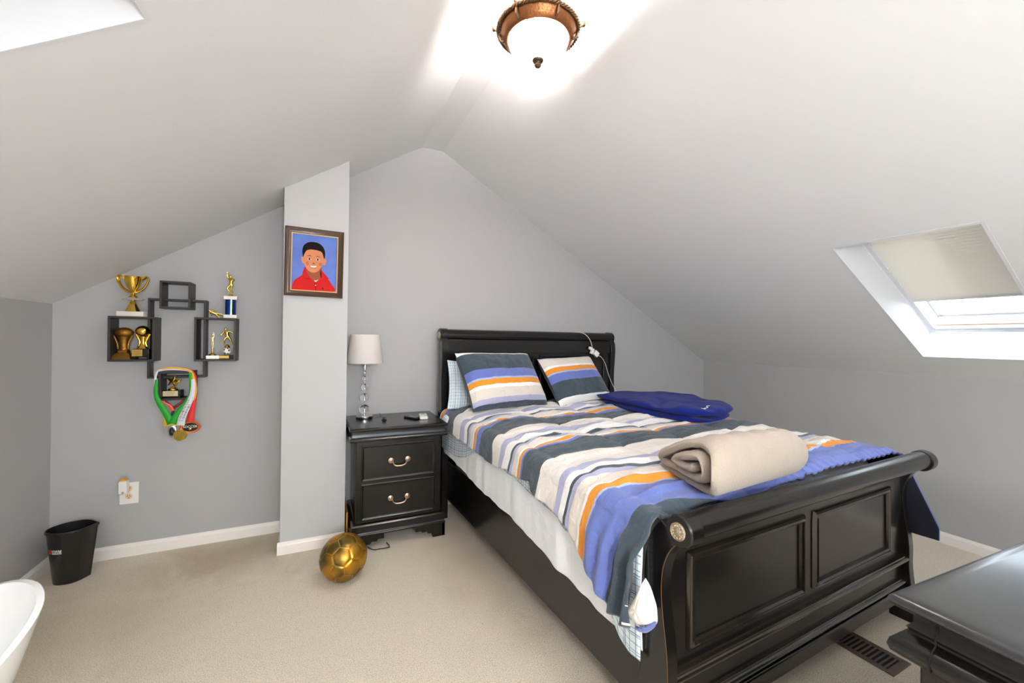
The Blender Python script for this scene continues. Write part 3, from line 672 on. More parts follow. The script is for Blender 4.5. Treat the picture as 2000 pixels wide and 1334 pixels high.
# ---- blue throw: folded fleece lying across the bed
def slab(name,corn,z0,layers,m,seed,bul=.0,n=44,profile=None):
    """corn: 4 (s,t) corners ccw ; layers: list of (thickness, inset)"""
    c=[Vector(p) for p in corn]; z=z0; mb=MB()
    for li,(th,ins) in enumerate(layers):
        def P(u,v,sg,z=z,th=th,ins=ins,li=li):
            a,b=2*u-1,2*v-1
            # squircle mapping rounds the corners
            aa=a*math.sqrt(1-.33*b*b)*(1-ins); bb=b*math.sqrt(1-.33*a*a)*(1-ins)
            uu,vv=(aa+1)/2,(bb+1)/2
            p=c[0]*(1-uu)*(1-vv)+c[1]*uu*(1-vv)+c[2]*uu*vv+c[3]*(1-uu)*vv
            e=(max(0,1-abs(a)**9)*max(0,1-abs(b)**9))**.5
            h=th*.5*(sg*e+1)
            if sg>0: h+=(.034*nz(p.x*3.5,p.y*4,seed+li)+.016*nz(p.x*8,p.y*9+p.x*5,seed+5)-.016*math.exp(-((vv-.30-.12*math.sin(uu*4))/.035)**2))*e
            extra=profile(uu,vv) if profile else 0
            jx=.06*nz(uu*2.2,vv*2.2,seed+li+40); jy=.06*nz(uu*2.2,vv*2.2,seed+li+50)
            return (p.x+jx,p.y+jy,z+h+extra*(1 if sg>0 or li>0 else 0)*e)
        mb.grid(lambda u,v:P(u,v,1),n,n); mb.grid(lambda u,v:P(u,v,-1),n,n)
        z+=th*.82
    bm=mb
    o=mb.build(name,m,smooth=80)
    me=o.data; b=bmesh.new(); b.from_mesh(me); bmesh.ops.remove_doubles(b,verts=b.verts[:],dist=.0008); bmesh.ops.recalc_face_normals(b,faces=b.faces[:]); b.to_mesh(me); b.free()
    return o
fleece=mat('royal_blue_fleece',rgb(24,38,122),.95,sheen=.12,bump=.4,bscale=220,var=.15,vscale=25,spec=.05)
bt=slab('throw_blanket',[(1.10,.80),(1.70,.90),(1.78,1.72),(1.15,1.97)],.836,[(.052,.03),(.056,0)],fleece,5,profile=lambda u,v:.022*math.sin(PI*v)**2*u)
bedobj(bt,'royal blue fleece throw folded flat on the far side of the bed','blanket')
dgx=bpy.context.evaluated_depsgraph_get(); pts=[]
for a,b_ in [(1.30,.90),(1.285,.915),(1.30,.93),(1.315,.915),(1.33,.935),(1.355,.925),(1.365,.945),(1.385,.935)]:
    hit=bt.ray_cast(Vector((a,b_,1.5)),Vector((0,0,-1))); pts.append((a,b_,(hit[1].z if hit[0] else .93)+.001))
MB().tube(spline(pts,4),.0022,6).build('embroidery',mat('white_thread',rgb(230,230,225),.7),bt)

# ---- beige blanket: rolled fleece, spiral end facing the camera side
def roll_blanket():
    # spiral centreline in (a,z): a along t from foot to head
    cpts=[(.40,.012),(.30,.010),(.16,.012),(.06,.018),(.012,.07),(.03,.135),(.10,.160),(.20,.138),(.30,.095),(.365,.06),(.35,.034),(.26,.044),(.14,.045),(.072,.062),(.062,.095),(.10,.122),(.17,.108),(.25,.076),(.20,.068),(.13,.078),(.118,.094)]
    line=[(p.x,p.y) for p in spline([(a,b,0) for a,b in cpts],6)]
    th=.0150; n=len(line); mb=MB()
    def section(sv,scale,grow,seed):
        out=[];inn=[]
        for i,(a,z) in enumerate(line):
            a0,z0=line[max(i-1,0)];a1,z1=line[min(i+1,n-1)]
            dx,dz=a1-a0,z1-z0; L=math.hypot(dx,dz) or 1; nx,nz_=-dz/L,dx/L
            k=th*scale*(1+.25*nz(a*20,z*20,seed))*(.35 if i in (0,n-1) else 1)
            out.append((a+nx*k,z+nz_*k)); inn.append((a-nx*k,z-nz_*k))
        return out+inn[::-1]
    M=len(line)*2; stations=[]; NS=30
    for j in range(NS+1):
        q=j/NS; s=q
        e=min(1,(min(q,1-q))/.05); sc=math.sqrt(max(.02,1-(1-e)**2))
        sec=section(s,sc,0,3); bul=.004*math.sin(PI*q)
        for a,z in sec:
            wob=.010*nz(a*6,z*6+s*2,3)
            tt=-.018+a*(1-.22*q)+.035*q
            zz=.847+z*(1.06-.08*q)-.012*min(1,a/.3)+bul*(z/.16)+.006*nz(s*8,a*7,9)*(z/.12)
            ss=(.165+.44*a)*(1-q)+(.70-.02*a)*q+.045*math.sin(PI*min(1,z/.17))*(-1 if q<.5 else .6)*abs(1-2*q)+wob*.8
            stations.append((ss,tt,zz))
    fs=[]
    for j in range(NS):
        for k in range(M):
            a=j*M+k;b=j*M+(k+1)%M; fs.append((a,b,b+M,a+M))
    # end caps: quad strips along the band
    h=len(line)
    for base in (0,NS*M):
        for i in range(h-1): fs.append((base+i,base+i+1,base+M-2-i,base+M-1-i))
    mb.add(stations,fs)
    o=mb.build('blanket_roll',mat('beige_fleece',rgb(176,162,147),.95,sheen=.25,bump=.35,bscale=160,var=.06,vscale=18,spec=.05),smooth=70)
    bedobj(o,'beige fleece blanket loosely rolled at the foot of the bed','blanket')
roll_blanket()

# ---- charger cable hanging over the headboard
def bedchild(o): o.location=OB; o.rotation_euler=(0,0,AB); return o
cab=thing('charger_cable','white charging cable with plug hanging over the right of the headboard','cable',OB,AB)
pts=spline([(1.27,2.26,1.424),(1.29,2.225,1.428),(1.315,2.19,1.418),(1.345,2.172,1.395),(1.375,2.165,1.36),(1.395,2.163,1.315),(1.40,2.16,1.285)],6)
MB().tube(pts,.0028,8).build('upper_cord',plasticw,cab)
mb=MB(); mb.M=Matrix.Translation((1.395,2.150,1.268))@Matrix.Rotation(math.radians(25),4,'Y'); mb.box(-.045,.012,-.011,.011,-.013,.013); mb.box(-.012,.016,-.012,.012,-.04,.013)
mb.build('plug',plasticw,cab,bevel=.004)
mb=MB(); mb.M=Matrix.Translation((1.435,2.148,1.232))@Matrix.Rotation(math.radians(38),4,'Y'); mb.box(-.026,.026,-.013,.013,-.024,.024); mb.build('power_adapter',plasticw,cab,bevel=.004)
pts=spline([(1.458,2.15,1.215),(1.50,2.152,1.20),(1.545,2.150,1.14),(1.575,2.142,1.05),(1.61,2.13,.96),(1.64,2.10,.885),(1.62,2.03,.85)],6)
MB().tube(pts,.0024,8).build('lower_cord',plasticw,cab)

# ------------------------------------------------------------------ nightstand
def bail(parent,x,y,z,w=.108,drop=.032,m=nickel,out=.022,axis='Y'):
    h=bpy.data.objects.new('handle',None); COL.objects.link(h); 
    mb=MB()
    for sx in (-1,1):
        mb.lathe([(0,-.012),(.008,-.011),(.011,-.008),(.017,-.006),(.018,-.002),(.018,0)],c=(sx*w/2,0,0),axis='Y',n=20)
    pts=spline([(-w/2,-.010,0),(-w/2+.008,-out,-.004),(-w/2+.018,-out,-.024),(-w/2+.034,-out,-drop),(0,-out,-drop-.002),(w/2-.034,-out,-drop),(w/2-.018,-out,-.024),(w/2-.008,-out,-.004),(w/2,-.010,0)],5)
    n=len(pts); mb.tube(pts,[.0028+.0025*math.sin(PI*i/(n-1))**2 for i in range(n)],8)
    bpy.data.objects.remove(h)
    return mb.build('handle',m,parent,loc=(x,y,z),rot=(0,0,0) if axis=='Y' else (0,0,-PI/2))
def nightstand():
    r=thing('nightstand','black two-drawer nightstand beside the bed, lamp and remotes on top','nightstand',(.49,2.98,0))
    ox,oy=.49,2.98; X=lambda x:x-ox
    def rect(x0,x1,y0,y1): return (x0-ox,x1-ox,y0-oy,y1-oy)
    MB().rings(rect(.222,.772,2.785,3.245),[(0,.100),(0,.70)]).build('body',blackm,r,bevel=.003)
    MB().rings(rect(.190,.798,2.752,3.248),[(-.02,.752),(.006,.754),(.010,.760),(.010,.768),(.006,.773),(0,.775),(-.02,.7752)]).build('top',blackm,r,bevel=.0008)
    mb=MB().rings(rect(.190,.798,2.752,3.248),[(-.02,.688),(.004,.690),(.010,.696),(.010,.704),(.004,.712),(-.003,.716),(-.006,.724),(-.006,.752),(-.02,.753)]); mb.build('hidden_drawer',blackm,r,bevel=.0008)
    MB().rings(rect(.205,.788,2.768,3.247),[(-.02,.088),(.014,.090),(.014,.098),(.008,.104),(.006,.112),(.006,.150),(.0,.156),(-.004,.160),(-.02,.166)]).build('base_moulding',blackm,r,bevel=.0008)
    for i,(z0,z1,hz) in enumerate(((.430,.660,.548),(.182,.412,.302))):
        d=MB().rings((0,.475,0,1e-4),[(0,0)]) if 0 else MB()
        x0,x1=.254,.728; y=2.785
        prof=[(0,0),(0,-.010),(-.006,-.013),(-.010,-.009),(-.016,-.006),(-.03,-.006)]
        vs=[]
        for o,h in prof: vs+=[(X(x0)-o,y-oy+h,z0-o),(X(x1)+o,y-oy+h,z0-o),(X(x1)+o,y-oy+h,z1+o),(X(x0)-o,y-oy+h,z1+o)]
        fs=[]
        for k in range(len(prof)-1):
            for q in range(4): a=k*4+q;b=k*4+(q+1)%4; fs.append((a,b,b+4,a+4))
        fs.append(tuple(range(len(vs)-4,len(vs))))
        dr=d.add(vs,fs).build('drawer',blackm,r,smooth=0,bevel=.0012)
        bail(dr,X(.492),y-oy-.006,hz)
    # bracket feet
    foot=[(0,0),(0,.09),(.20,.09),(.20,.055),(.165,.055),(.155,.042),(.125,.046),(.115,.03),(.095,.03),(.083,0)]
    for sx,x0 in ((1,.197),(-1,.801)):
        mb=MB(); mb.prism([(X(x0)+sx*a,b) for a,b in foot],2.760-oy,2.785-oy,'XZ')
        mb.prism([(2.760-oy+a*.8,b) for a,b in foot],X(x0),X(x0)+sx*.02,'YZ'); mb.build('bracket_foot',blackm,r,bevel=.002)
        MB().box(X(x0)+(0 if sx>0 else -.05),X(x0)+(.05 if sx>0 else 0),3.20-oy,3.245-oy,0,.09).build('rear_foot',blackm,r)
nightstand()

# ------------------------------------------------------------------ table lamp
def tlamp():
    x,y,z=.300,3.105,.7755
    r=thing('table_lamp','white drum-shade table lamp with stacked glass balls on the nightstand','lamp',(x,y,z))
    MB().lathe([(0,0),(.056,0),(.058,.003),(.058,.018),(.054,.022),(.012,.024),(0,.024)],n=40).build('base',chrome,r)
    gl=mat('clear_crystal',(1,1,1,1),.0,trans=1,spec=.5); gl.node_tree.nodes['Principled BSDF'].inputs['IOR'].default_value=1.45
    mb=MB(); mb.lathe([(.004,.022),(.004,.42)],n=12); 
    zz=.030; balls=[]
    for R in (.035,.030,.025,.019,.014):
        balls.append((zz+R,R)); mb.lathe([(.004,zz-.005),(.009,zz-.003),(.009,zz+.002),(.004,zz+.004)],n=16); zz+=2*R+.010
        if R in (.035,.030,.025): zz+=.008
    mb.lathe([(.006,zz-.006),(.013,zz-.004),(.013,zz+.03),(.006,zz+.032)],n=16)
    mb.build('stem',chrome,r)
    for c,R in balls:
        MB().lathe([(R*math.sin(PI*k/18),c-R*math.cos(PI*k/18)) for k in range(19)],n=32).build('glass_ball',gl,r,smooth=60)
    shm=bpy.data.materials.new('shade_fabric'); shm.use_nodes=True; nt=shm.node_tree; b=nt.nodes['Principled BSDF']; b.inputs['Base Color'].default_value=rgb(240,236,232); b.inputs['Roughness'].default_value=.8
    tl=nt.nodes.new('ShaderNodeBsdfTranslucent'); tl.inputs[0].default_value=rgb(244,234,222); mx=nt.nodes.new('ShaderNodeMixShader'); mx.inputs[0].default_value=.3
    nt.links.new(b.outputs[0],mx.inputs[1]); nt.links.new(tl.outputs[0],mx.inputs[2]); nt.links.new(mx.outputs[0],nt.nodes['Material Output'].inputs[0])
    MB().lathe([(.1215,.393),(.1225,.395),(.100,.594),(.098,.596),(.098,.592),(.1205,.396)],n=64,cap=False).build('shade',shm,r)
    mb=MB()
    for k in range(3):
        a=2*PI*k/3; mb.tube([(0,0,.575),(.098*math.cos(a),.098*math.sin(a),.59)],.0015,6)
    mb.tube([(0,0,.40),(0,0,.575)],.004,8); mb.build('shade_carrier',chrome,r)
    MB().tube(spline([(.055,.02,.008),(.09,.035,.006),(.115,.05,.012),(.125,.085,.006),(.12,.14,.004)],6),.0022,6).build('cord',mat('clear_cord',rgb(120,112,98),.4),r)
tlamp()
# remotes and small things on the nightstand
def rmt(name,loc,rz,w,l,h,m,label,white_one):
    r=thing(name,label,'remote',loc,rz)
    mb=MB(); mb.box(-w/2,w/2,-l/2,l/2,0,h); mb.build('case',m,r,bevel=.006,seg=3)
    if white_one:
        MB().box(-w*.30,w*.30,l*.12,l*.38,h-.0005,h+.0008).build('screen',mat('lcd_grey',rgb(150,152,146),.2),r)
        for k in range(2): MB().box(-w*.28+k*w*.32,-w*.28+k*w*.32+w*.2,-l*.2,-l*.08,h-.0005,h+.0012).build('button',mat('button_white',rgb(214,212,206),.4),r,bevel=.0005)
    else:
        for i in range(3):
            for j in range(2): MB().box(-.020+j*.026,-.006+j*.026,-.038+i*.028,-.026+i*.028,h-.0005,h+.0012).build('button',mat('button_grey',rgb(150,150,160),.4),r,bevel=.0005)
rmt('remote_control',(.690,2.975,.7755),math.radians(-8),.058,.145,.022,plasticw,'white remote with small screen on the nightstand, right of the black one',True)
rmt('remote_control',(.612,2.985,.7755),math.radians(28),.052,.13,.014,mat('black_plastic',rgb(24,22,24),.3),'black remote with grey buttons on the nightstand, left of the white one',False)
MB().lathe([(0,0),(.016,0),(.018,.003),(.013,.009),(.006,.010),(.006,.014),(.014,.016),(.013,.022),(0,.024)],n=20).build('lamp_knob',mat('black_plastic',rgb(24,22,24),.3))
o=bpy.data.objects['lamp_knob']; o.location=(.42,2.985,.7755); tag(o,'small round black knob lying on the nightstand between lamp and remotes','knob')

# ------------------------------------------------------------------ golden football with 32 panels
def football():
    R=.125; c=Vector((.14,2.475,R))
    r=thing('football','golden football lying on the carpet in front of the nightstand','ball',(c.x,c.y,0))
    ph=(1+5**.5)/2; V=[]
    for a in (-1,1):
        for b in (-ph,ph): V+= [Vector((0,a,b)),Vector((a,b,0)),Vector((b,0,a))]
    V=[v.normalized() for v in V]; el=min((V[0]-v).length for v in V[1:])
    adj={i:[j for j in range(12) if i!=j and abs((V[i]-V[j]).length-el)<1e-3] for i in range(12)}
    faces=[]
    def order(pts):
        n=sum(pts,Vector())/len(pts); n.normalize(); x=(pts[0]-n*pts[0].dot(n)).normalized(); y=n.cross(x)
        return sorted(pts,key=lambda p:math.atan2(p.dot(y),p.dot(x))),n
    for i in range(12): faces.append(order([V[i]*2/3+V[j]/3 for j in adj[i]]))
    for i in range(12):
        for j in adj[i]:
            for k in adj[j]:
                if i<j<k and k in adj[i]:
                    faces.append(order([V[a]*2/3+V[b]/3 for a,b in ((i,j),(j,i),(j,k),(k,j),(k,i),(i,k))]))
    Q=Matrix.Rotation(.35,3,'X')@Matrix.Rotation(.5,3,'Y')@Matrix.Rotation(.2,3,'Z')
    gm=bpy.data.materials.new('gold_ball'); gm.use_nodes=True; nt=gm.node_tree; b=nt.nodes['Principled BSDF']; b.inputs['Metallic'].default_value=.75; b.inputs['Roughness'].default_value=.33
    tc=nt.nodes.new('ShaderNodeTexCoord'); n=nt.nodes.new('ShaderNodeTexNoise'); n.inputs['Scale'].default_value=7; nt.links.new(tc.outputs['Object'],n.inputs['Vector'])
    cr=nt.nodes.new('ShaderNodeValToRGB'); cr.color_ramp.elements[0].position=.40; cr.color_ramp.elements[0].color=rgb(104,88,44); cr.color_ramp.elements[1].position=.56; cr.color_ramp.elements[1].color=rgb(196,142,40)
    nt.links.new(n.outputs['Fac'],cr.inputs[0]); nt.links.new(cr.outputs[0],b.inputs['Base Color'])
    seam=mat('gold_seam',rgb(206,160,84),.3,metal=.8)
    MB().lathe([(R*.972*math.sin(PI*k/32),-R*.972*math.cos(PI*k/32)) for k in range(33)],n=48).build('bladder',seam,r,loc=(0,0,R))
    for pts,nrm in faces:
        cen=sum(pts,Vector())/len(pts); k=len(pts); vs=[];fs=[]; D=5
        # triangulated fan subdivided then pushed to the sphere; rim rounded down
        mb=MB()
        for q in range(k):
            a,bb=pts[q],pts[(q+1)%k]
            def fn(u,v,a=a,bb=bb):
                p=cen.lerp(a.lerp(bb,v),u*.955); d=p.normalized(); h=R*(1.0-.022*max(0,(u-.72)/.28)**2)
                return Q@(d*h)
            mb.grid(fn,D+2,D)
        o=mb.build('ball_panel',gm,r,smooth=70,loc=(0,0,R))
football()

# ------------------------------------------------------------------ waste bin
def bin_():
    r=thing('waste_bin','black plastic wastebasket with pointed rim in the left room corner','bin',(-1.215,3.08,0),math.radians(8))
    # plan outline: teardrop, pointed towards +x
    n=56
    def outl(k,sx,sy):
        a=2*PI*k/n; c,s=math.cos(a),math.sin(a)
        x=c*sx; y=s*sy*(1-.0*c)
        w=max(0,c); y*= (1-w**3)**.8 if c>0 else 1
        return x,y
    prof=[(.0,.82*.72,0),(1,.72,0),(1,.78,.06),(1,.92,.2),(1,.985,.272),(1,1.03,.274),(1,1.05,.281),(1,1.03,.288),(1,.985,.288),(1,.965,.27),(1,.90,.2),(1,.76,.06),(1,.70,.012),(0,.7,.012)]
    vs=[];fs=[]
    for f,sc,z in prof:
        for k in range(n):
            x,y=outl(k,.102*sc*(f or .001),.085*sc*(f or .001)); vs.append((x,y,z))
    for i in range(len(prof)-1):
        for k in range(n): a=i*n+k;b=i*n+(k+1)%n; fs.append((a,b,b+n,a+n))
    MB().add(vs,fs).build('bin_body',mat('bin_plastic',(.016,.015,.015,1),.22),r,smooth=45)
    # label on the front-left
    for (a0,a1,m,nm) in ((3.62,3.95,mat('label_red',rgb(190,40,44),.5),'label_red'),(3.95,4.45,mat('label_white',rgb(224,224,220),.5),'label_white')):
        def fn(u,v):
            a=a0+(a1-a0)*u; z=.172+.034*v; sc=.885+.075*(z-.172)/.1+.012
            return (math.cos(a)*.102*sc,math.sin(a)*.085*sc,z)
        MB().grid(fn,8,2).build('label',m,r,smooth=60,solid=.0008)
    a=4.2; sc=.915; text('label_lettering','28 QT',.014,mat('ink',rgb(40,40,44),.6),r,(math.cos(a)*.104*sc,math.sin(a)*.087*sc,.186),(PI/2,0,a+PI/2-.12))
bin_()

# ------------------------------------------------------------------ outlet with plug-in freshener
def outlet():
    r=thing('wall_outlet','white double wall outlet plate on the left of the back wall','outlet',(-1.035,YB,.385))
    mb=MB(); mb.box(-.046,.046,-.006,0,-.068,.062); mb.build('cover_plate',plasticw,r,bevel=.004,seg=3)
    oc=mat('outlet_cream',rgb(222,200,160),.35)
    for z in (-.02,.028):
        s=MB().lathe([(0,-.0095),(.015,-.0095),(.017,-.008),(.017,-.005)],c=(0,0,z),axis='Y',n=24).build('socket',oc,r)
        mb=MB(); mb.box(-.0065,-.0045,-.011,-.009,z-.002,z+.007); mb.box(.0045,.0065,-.011,-.009,z-.002,z+.006); mb.lathe([(0,-.011),(.0022,-.011),(.0022,-.009)],c=(0,0,z-.008),axis='Y',n=10)
        mb.build('slot',mat('ink',rgb(40,40,44),.6),s)
    MB().lathe([(0,-.008),(.003,-.008),(.003,-.006)],c=(0,0,.005),axis='Y',n=10).build('screw',nickel,r)
    f=thing('air_freshener','white plug-in air freshener with amber top, plugged into the wall outlet','air freshener',(-1.050,YB-.0115,.385))
    MB().rings((-.022,.018,-.040,0),[(-.006,.004),(0,.010),(0,.078),(-.004,.086)]).build('body',plasticw,f,bevel=.006,seg=3)
    MB().rings((-.016,.014,-.036,-.004),[(0,.084),(0,.092),(-.004,.097)]).build('amber_top',mat('amber',rgb(228,160,40),.3),f,bevel=.003)
    MB().lathe([(0,-.043),(.006,-.042),(.006,-.038)],c=(0,0,.018),axis='Y',n=16).build('dial',mat('dial_grey',rgb(160,158,150),.4),f)
outlet()

# ------------------------------------------------------------------ portrait
def portrait():
    r=thing('picture_frame','dark wood framed portrait of a smiling boy in red shirt on the column','picture',(-.030,cy,1.818),0)
    Wd,Ht=.335,.428; fw_=.034; brown=mat('dark_walnut',rgb(70,44,30),.3,coat=.3,var=.2,vscale=30)
    prof=[(0,0),(0,-.020),(.006,-.024),(.012,-.022),(.020,-.016),(.028,-.014),(.034,-.010),(.034,0)]
    def frame(w,h,prof,m,name,parent):
        vs=[]
        for o,d in prof: vs+=[(-w/2+o,d,-h/2+o),(w/2-o,d,-h/2+o),(w/2-o,d,h/2-o),(-w/2+o,d,h/2-o)]
        fs=[]
        k=len(prof)
        for i in range(k):
            for q in range(4): a=i*4+q;b=i*4+(q+1)%4; fs.append((a,b,((i+1)%k)*4+(q+1)%4,((i+1)%k)*4+q))
        return MB().add(vs,fs).build(name,m,parent,smooth=25)
    tilt=bpy.data.objects.new
    fr=frame(Wd,Ht,prof,brown,'frame',r)
    frame(Wd-2*fw_+.002,Ht-2*fw_+.002,[(0,-.004),(0,-.0125),(.003,-.0135),(.006,-.0125),(.006,-.004)],mat('gold_liner',rgb(214,180,120),.35,metal=.7),'gold_liner',r)
    w,h=Wd-2*fw_-.010,Ht-2*fw_-.010
    bg=mat('studio_backdrop',rgb(98,122,196),.5,spec=.15,var=.35,vscale=9)
    ph=MB().box(-w/2,w/2,-.006,-.004,-h/2,h/2).build('photograph',bg,r,smooth=0)
    # flat print of the portrait: unit (x right, z up) in picture coordinates measured from its centre
    def shape(name,pts,m,lv,closed=True,n=5):
        P=[(p.x,p.y) for p in spline([(a,b,0) for a,b in pts]+[(pts[0][0],pts[0][1],0)],n)][:-1] if n>1 else pts
        P=[(max(-w/2,min(w/2,a*w/2)),max(-h/2,min(h/2,b*h/2))) for a,b in P]
        k=len(P); y=-.006-.00022*lv
        MB().add([(a,y,b) for a,b in P]+[(a,y+.0002,b) for a,b in P],[tuple(range(k)),tuple(range(2*k-1,k-1,-1))]+[(i,(i+1)%k,(i+1)%k+k,i+k) for i in range(k)]).build(name,m,ph,smooth=0)
    red=mat('print_red',rgb(200,14,12),.5,spec=.15); redd=mat('print_dark_red',rgb(90,6,10),.5,spec=.15); skin=mat('print_skin',rgb(208,134,92),.5,spec=.15); skd=mat('print_skin_shade',rgb(150,82,50),.5,spec=.15)
    hair=mat('print_hair',rgb(22,15,14),.6,spec=.1); wht=mat('print_white',rgb(238,230,224),.4); drk=mat('print_dark',rgb(20,12,10),.5,spec=.15); lip=mat('print_lip',rgb(184,92,74),.4)
    shape('shirt',[(-.98,-1.0),(-.97,-.86),(-.86,-.66),(-.60,-.50),(-.36,-.38),(-.2,-.30),(.18,-.32),(.42,-.44),(.64,-.56),(.76,-.70),(.86,-1.0)],red,1,n=4)
    shape('neck',[(-.32,-.10),(-.36,-.34),(-.12,-.58),(.06,-.66),(.26,-.52),(.30,-.12)],skd,2)
    shape('undershirt',[(-.02,-.62),(.06,-.68),(.20,-.57),(.07,-.635)],wht,3,n=1)
    shape('collar_left',[(-.44,-.16),(-.52,-.34),(-.56,-.54),(-.20,-.60),(.04,-.70),(-.16,-.56),(-.34,-.36),(-.38,-.18)],red,3,n=1)
    shape('collar_right',[(.30,-.22),(.46,-.36),(.66,-.52),(.58,-.60),(.34,-.56),(.16,-.66),(.30,-.48)],red,3,n=1)
    shape('collar_shadow',[(-.56,-.54),(-.40,-.58),(-.20,-.60),(-.20,-.575),(-.5,-.555)],redd,4,n=1)
    shape('collar_shadow',[(.26,-.20),(.32,-.36),(.34,-.50),(.27,-.50),(.24,-.34)],redd,4,n=1)
    shape('placket_line',[(.02,-.70),(.05,-.70),(.10,-1.0),(.07,-1.0)],redd,4,n=1)
    shape('button',[(.035,-.80),(.06,-.785),(.085,-.80),(.06,-.815)],wht,5)
    shape('emblem',[(.36,-.84),(.40,-.88),(.44,-.92),(.36,-.93)],drk,5,n=1)
    shape('ear',[(-.52,.20),(-.60,.16),(-.57,.02),(-.50,-.06),(-.45,.06)],skin,3)
    shape('ear',[(.43,.20),(.52,.16),(.49,.02),(.42,-.06),(.36,.06)],skin,3)
    shape('face',[(-.49,.28),(-.48,.05),(-.42,-.12),(-.30,-.27),(-.08,-.35),(.14,-.29),(.30,-.12),(.38,.05),(.40,.28),(.30,.52),(-.05,.58),(-.38,.52)],skin,4)
    shape('cheek',[(-.40,.02),(-.28,.04),(-.26,-.06),(-.36,-.10)],mat('print_cheek',rgb(204,104,66),.5,spec=.15),5)
    shape('cheek',[(.18,.03),(.32,.03),(.30,-.08),(.19,-.07)],mat('print_cheek',rgb(204,104,66),.5,spec=.15),5)
    shape('hair',[(-.52,.18),(-.56,.40),(-.50,.60),(-.30,.73),(.0,.76),(.24,.70),(.40,.56),(.46,.36),(.42,.18),(.37,.30),(.30,.42),(.10,.47),(-.20,.48),(-.38,.42),(-.46,.30)],hair,6,n=4)
    for cx in (-.24,.13):
        shape('eye',[(cx-.085,.125),(cx,.165),(cx+.085,.125),(cx,.10)],wht,6); shape('pupil',[(cx-.050,.132),(cx,.170),(cx+.050,.132),(cx,.095)],drk,7)
        shape('eyebrow',[(cx-.13,.225),(cx,.265),(cx+.12,.225),(cx,.245)],hair,6)
    shape('nose',[(-.12,-.02),(-.05,.02),(.02,-.02),(-.05,-.045)],skd,6)
    shape('lips',[(-.24,-.085),(-.06,-.105),(.12,-.09),(.04,-.185),(-.14,-.185)],lip,6); shape('teeth',[(-.20,-.10),(-.06,-.115),(.09,-.10),(.02,-.155),(-.13,-.155)],wht,7)
    r.rotation_euler=(0,math.radians(.6),0)
portrait()

# ------------------------------------------------------------------ wall shelf of four boxes
sh=thing('wall_shelf','dark brown intersecting box shelf on the back wall, left of the column','shelf',(-.79,YB,1.3))
SX,SY,SZ=-.79,YB,1.3
def cube(x0,x1,z0,z1,d=.118,t=.012):
    x0-=SX;x1-=SX;z0-=SZ;z1-=SZ
    mb=MB(); mb.box(x0,x1,-d,0,z1-t,z1); mb.box(x0,x1,-d,0,z0,z0+t); mb.box(x0,x0+t,-d,0,z0+t,z1-t); mb.box(x1-t,x1,-d,0,z0+t,z1-t)
    return mb.build('shelf_box',shelfm,sh,bevel=.0012)
cube(-1.106,-.892,1.190,1.455); cube(-.700,-.482,1.188,1.462); cube(-.872,-.720,1.510,1.677); cube(-.872,-.705,.952,1.127)
mb=MB(); 
x0,x1,z0,z1=-.940-SX,-.650-SX,1.083-SZ,1.572-SZ; t=.013; d0,d1=-.068,-.001
mb.box(x0,x1,d0,d1,z1-t,z1); mb.box(x0,x1,d0,d1,z0,z0+t); mb.box(x0,x0+t,d0,d1,z0+t,z1-t); mb.box(x1-t,x1,d0,d1,z0+t,z1-t)
mb.build('link_frame',shelfm,sh,bevel=.0012)

# ------------------------------------------------------------------ trophies
def figure(name,parent,m,joints,edges,radii,loc=(0,0,0),scale=1,rot=(0,0,0)):
    me=bpy.data.meshes.new(name); me.from_pydata([tuple(Vector(j)*scale) for j in joints],edges,[]); me.materials.append(m)
    o=bpy.data.objects.new(name,me); COL.objects.link(o); o.parent=parent; o.location=loc; o.rotation_euler=rot
    md=o.modifiers.new('skin','SKIN'); 
    for i,rr in enumerate(radii): me.skin_vertices[0].data[i].radius=(rr*scale,rr*scale)
    me.skin_vertices[0].data[0].use_root=True
    s=o.modifiers.new('sub','SUBSURF'); s.levels=1; s.render_levels=1
    bpy.context.view_layer.update()
    dg=bpy.context.evaluated_depsgraph_get(); me2=bpy.data.meshes.new_from_object(o.evaluated_get(dg)); o.modifiers.clear(); o.data=me2; me2.shade_smooth()
    return o
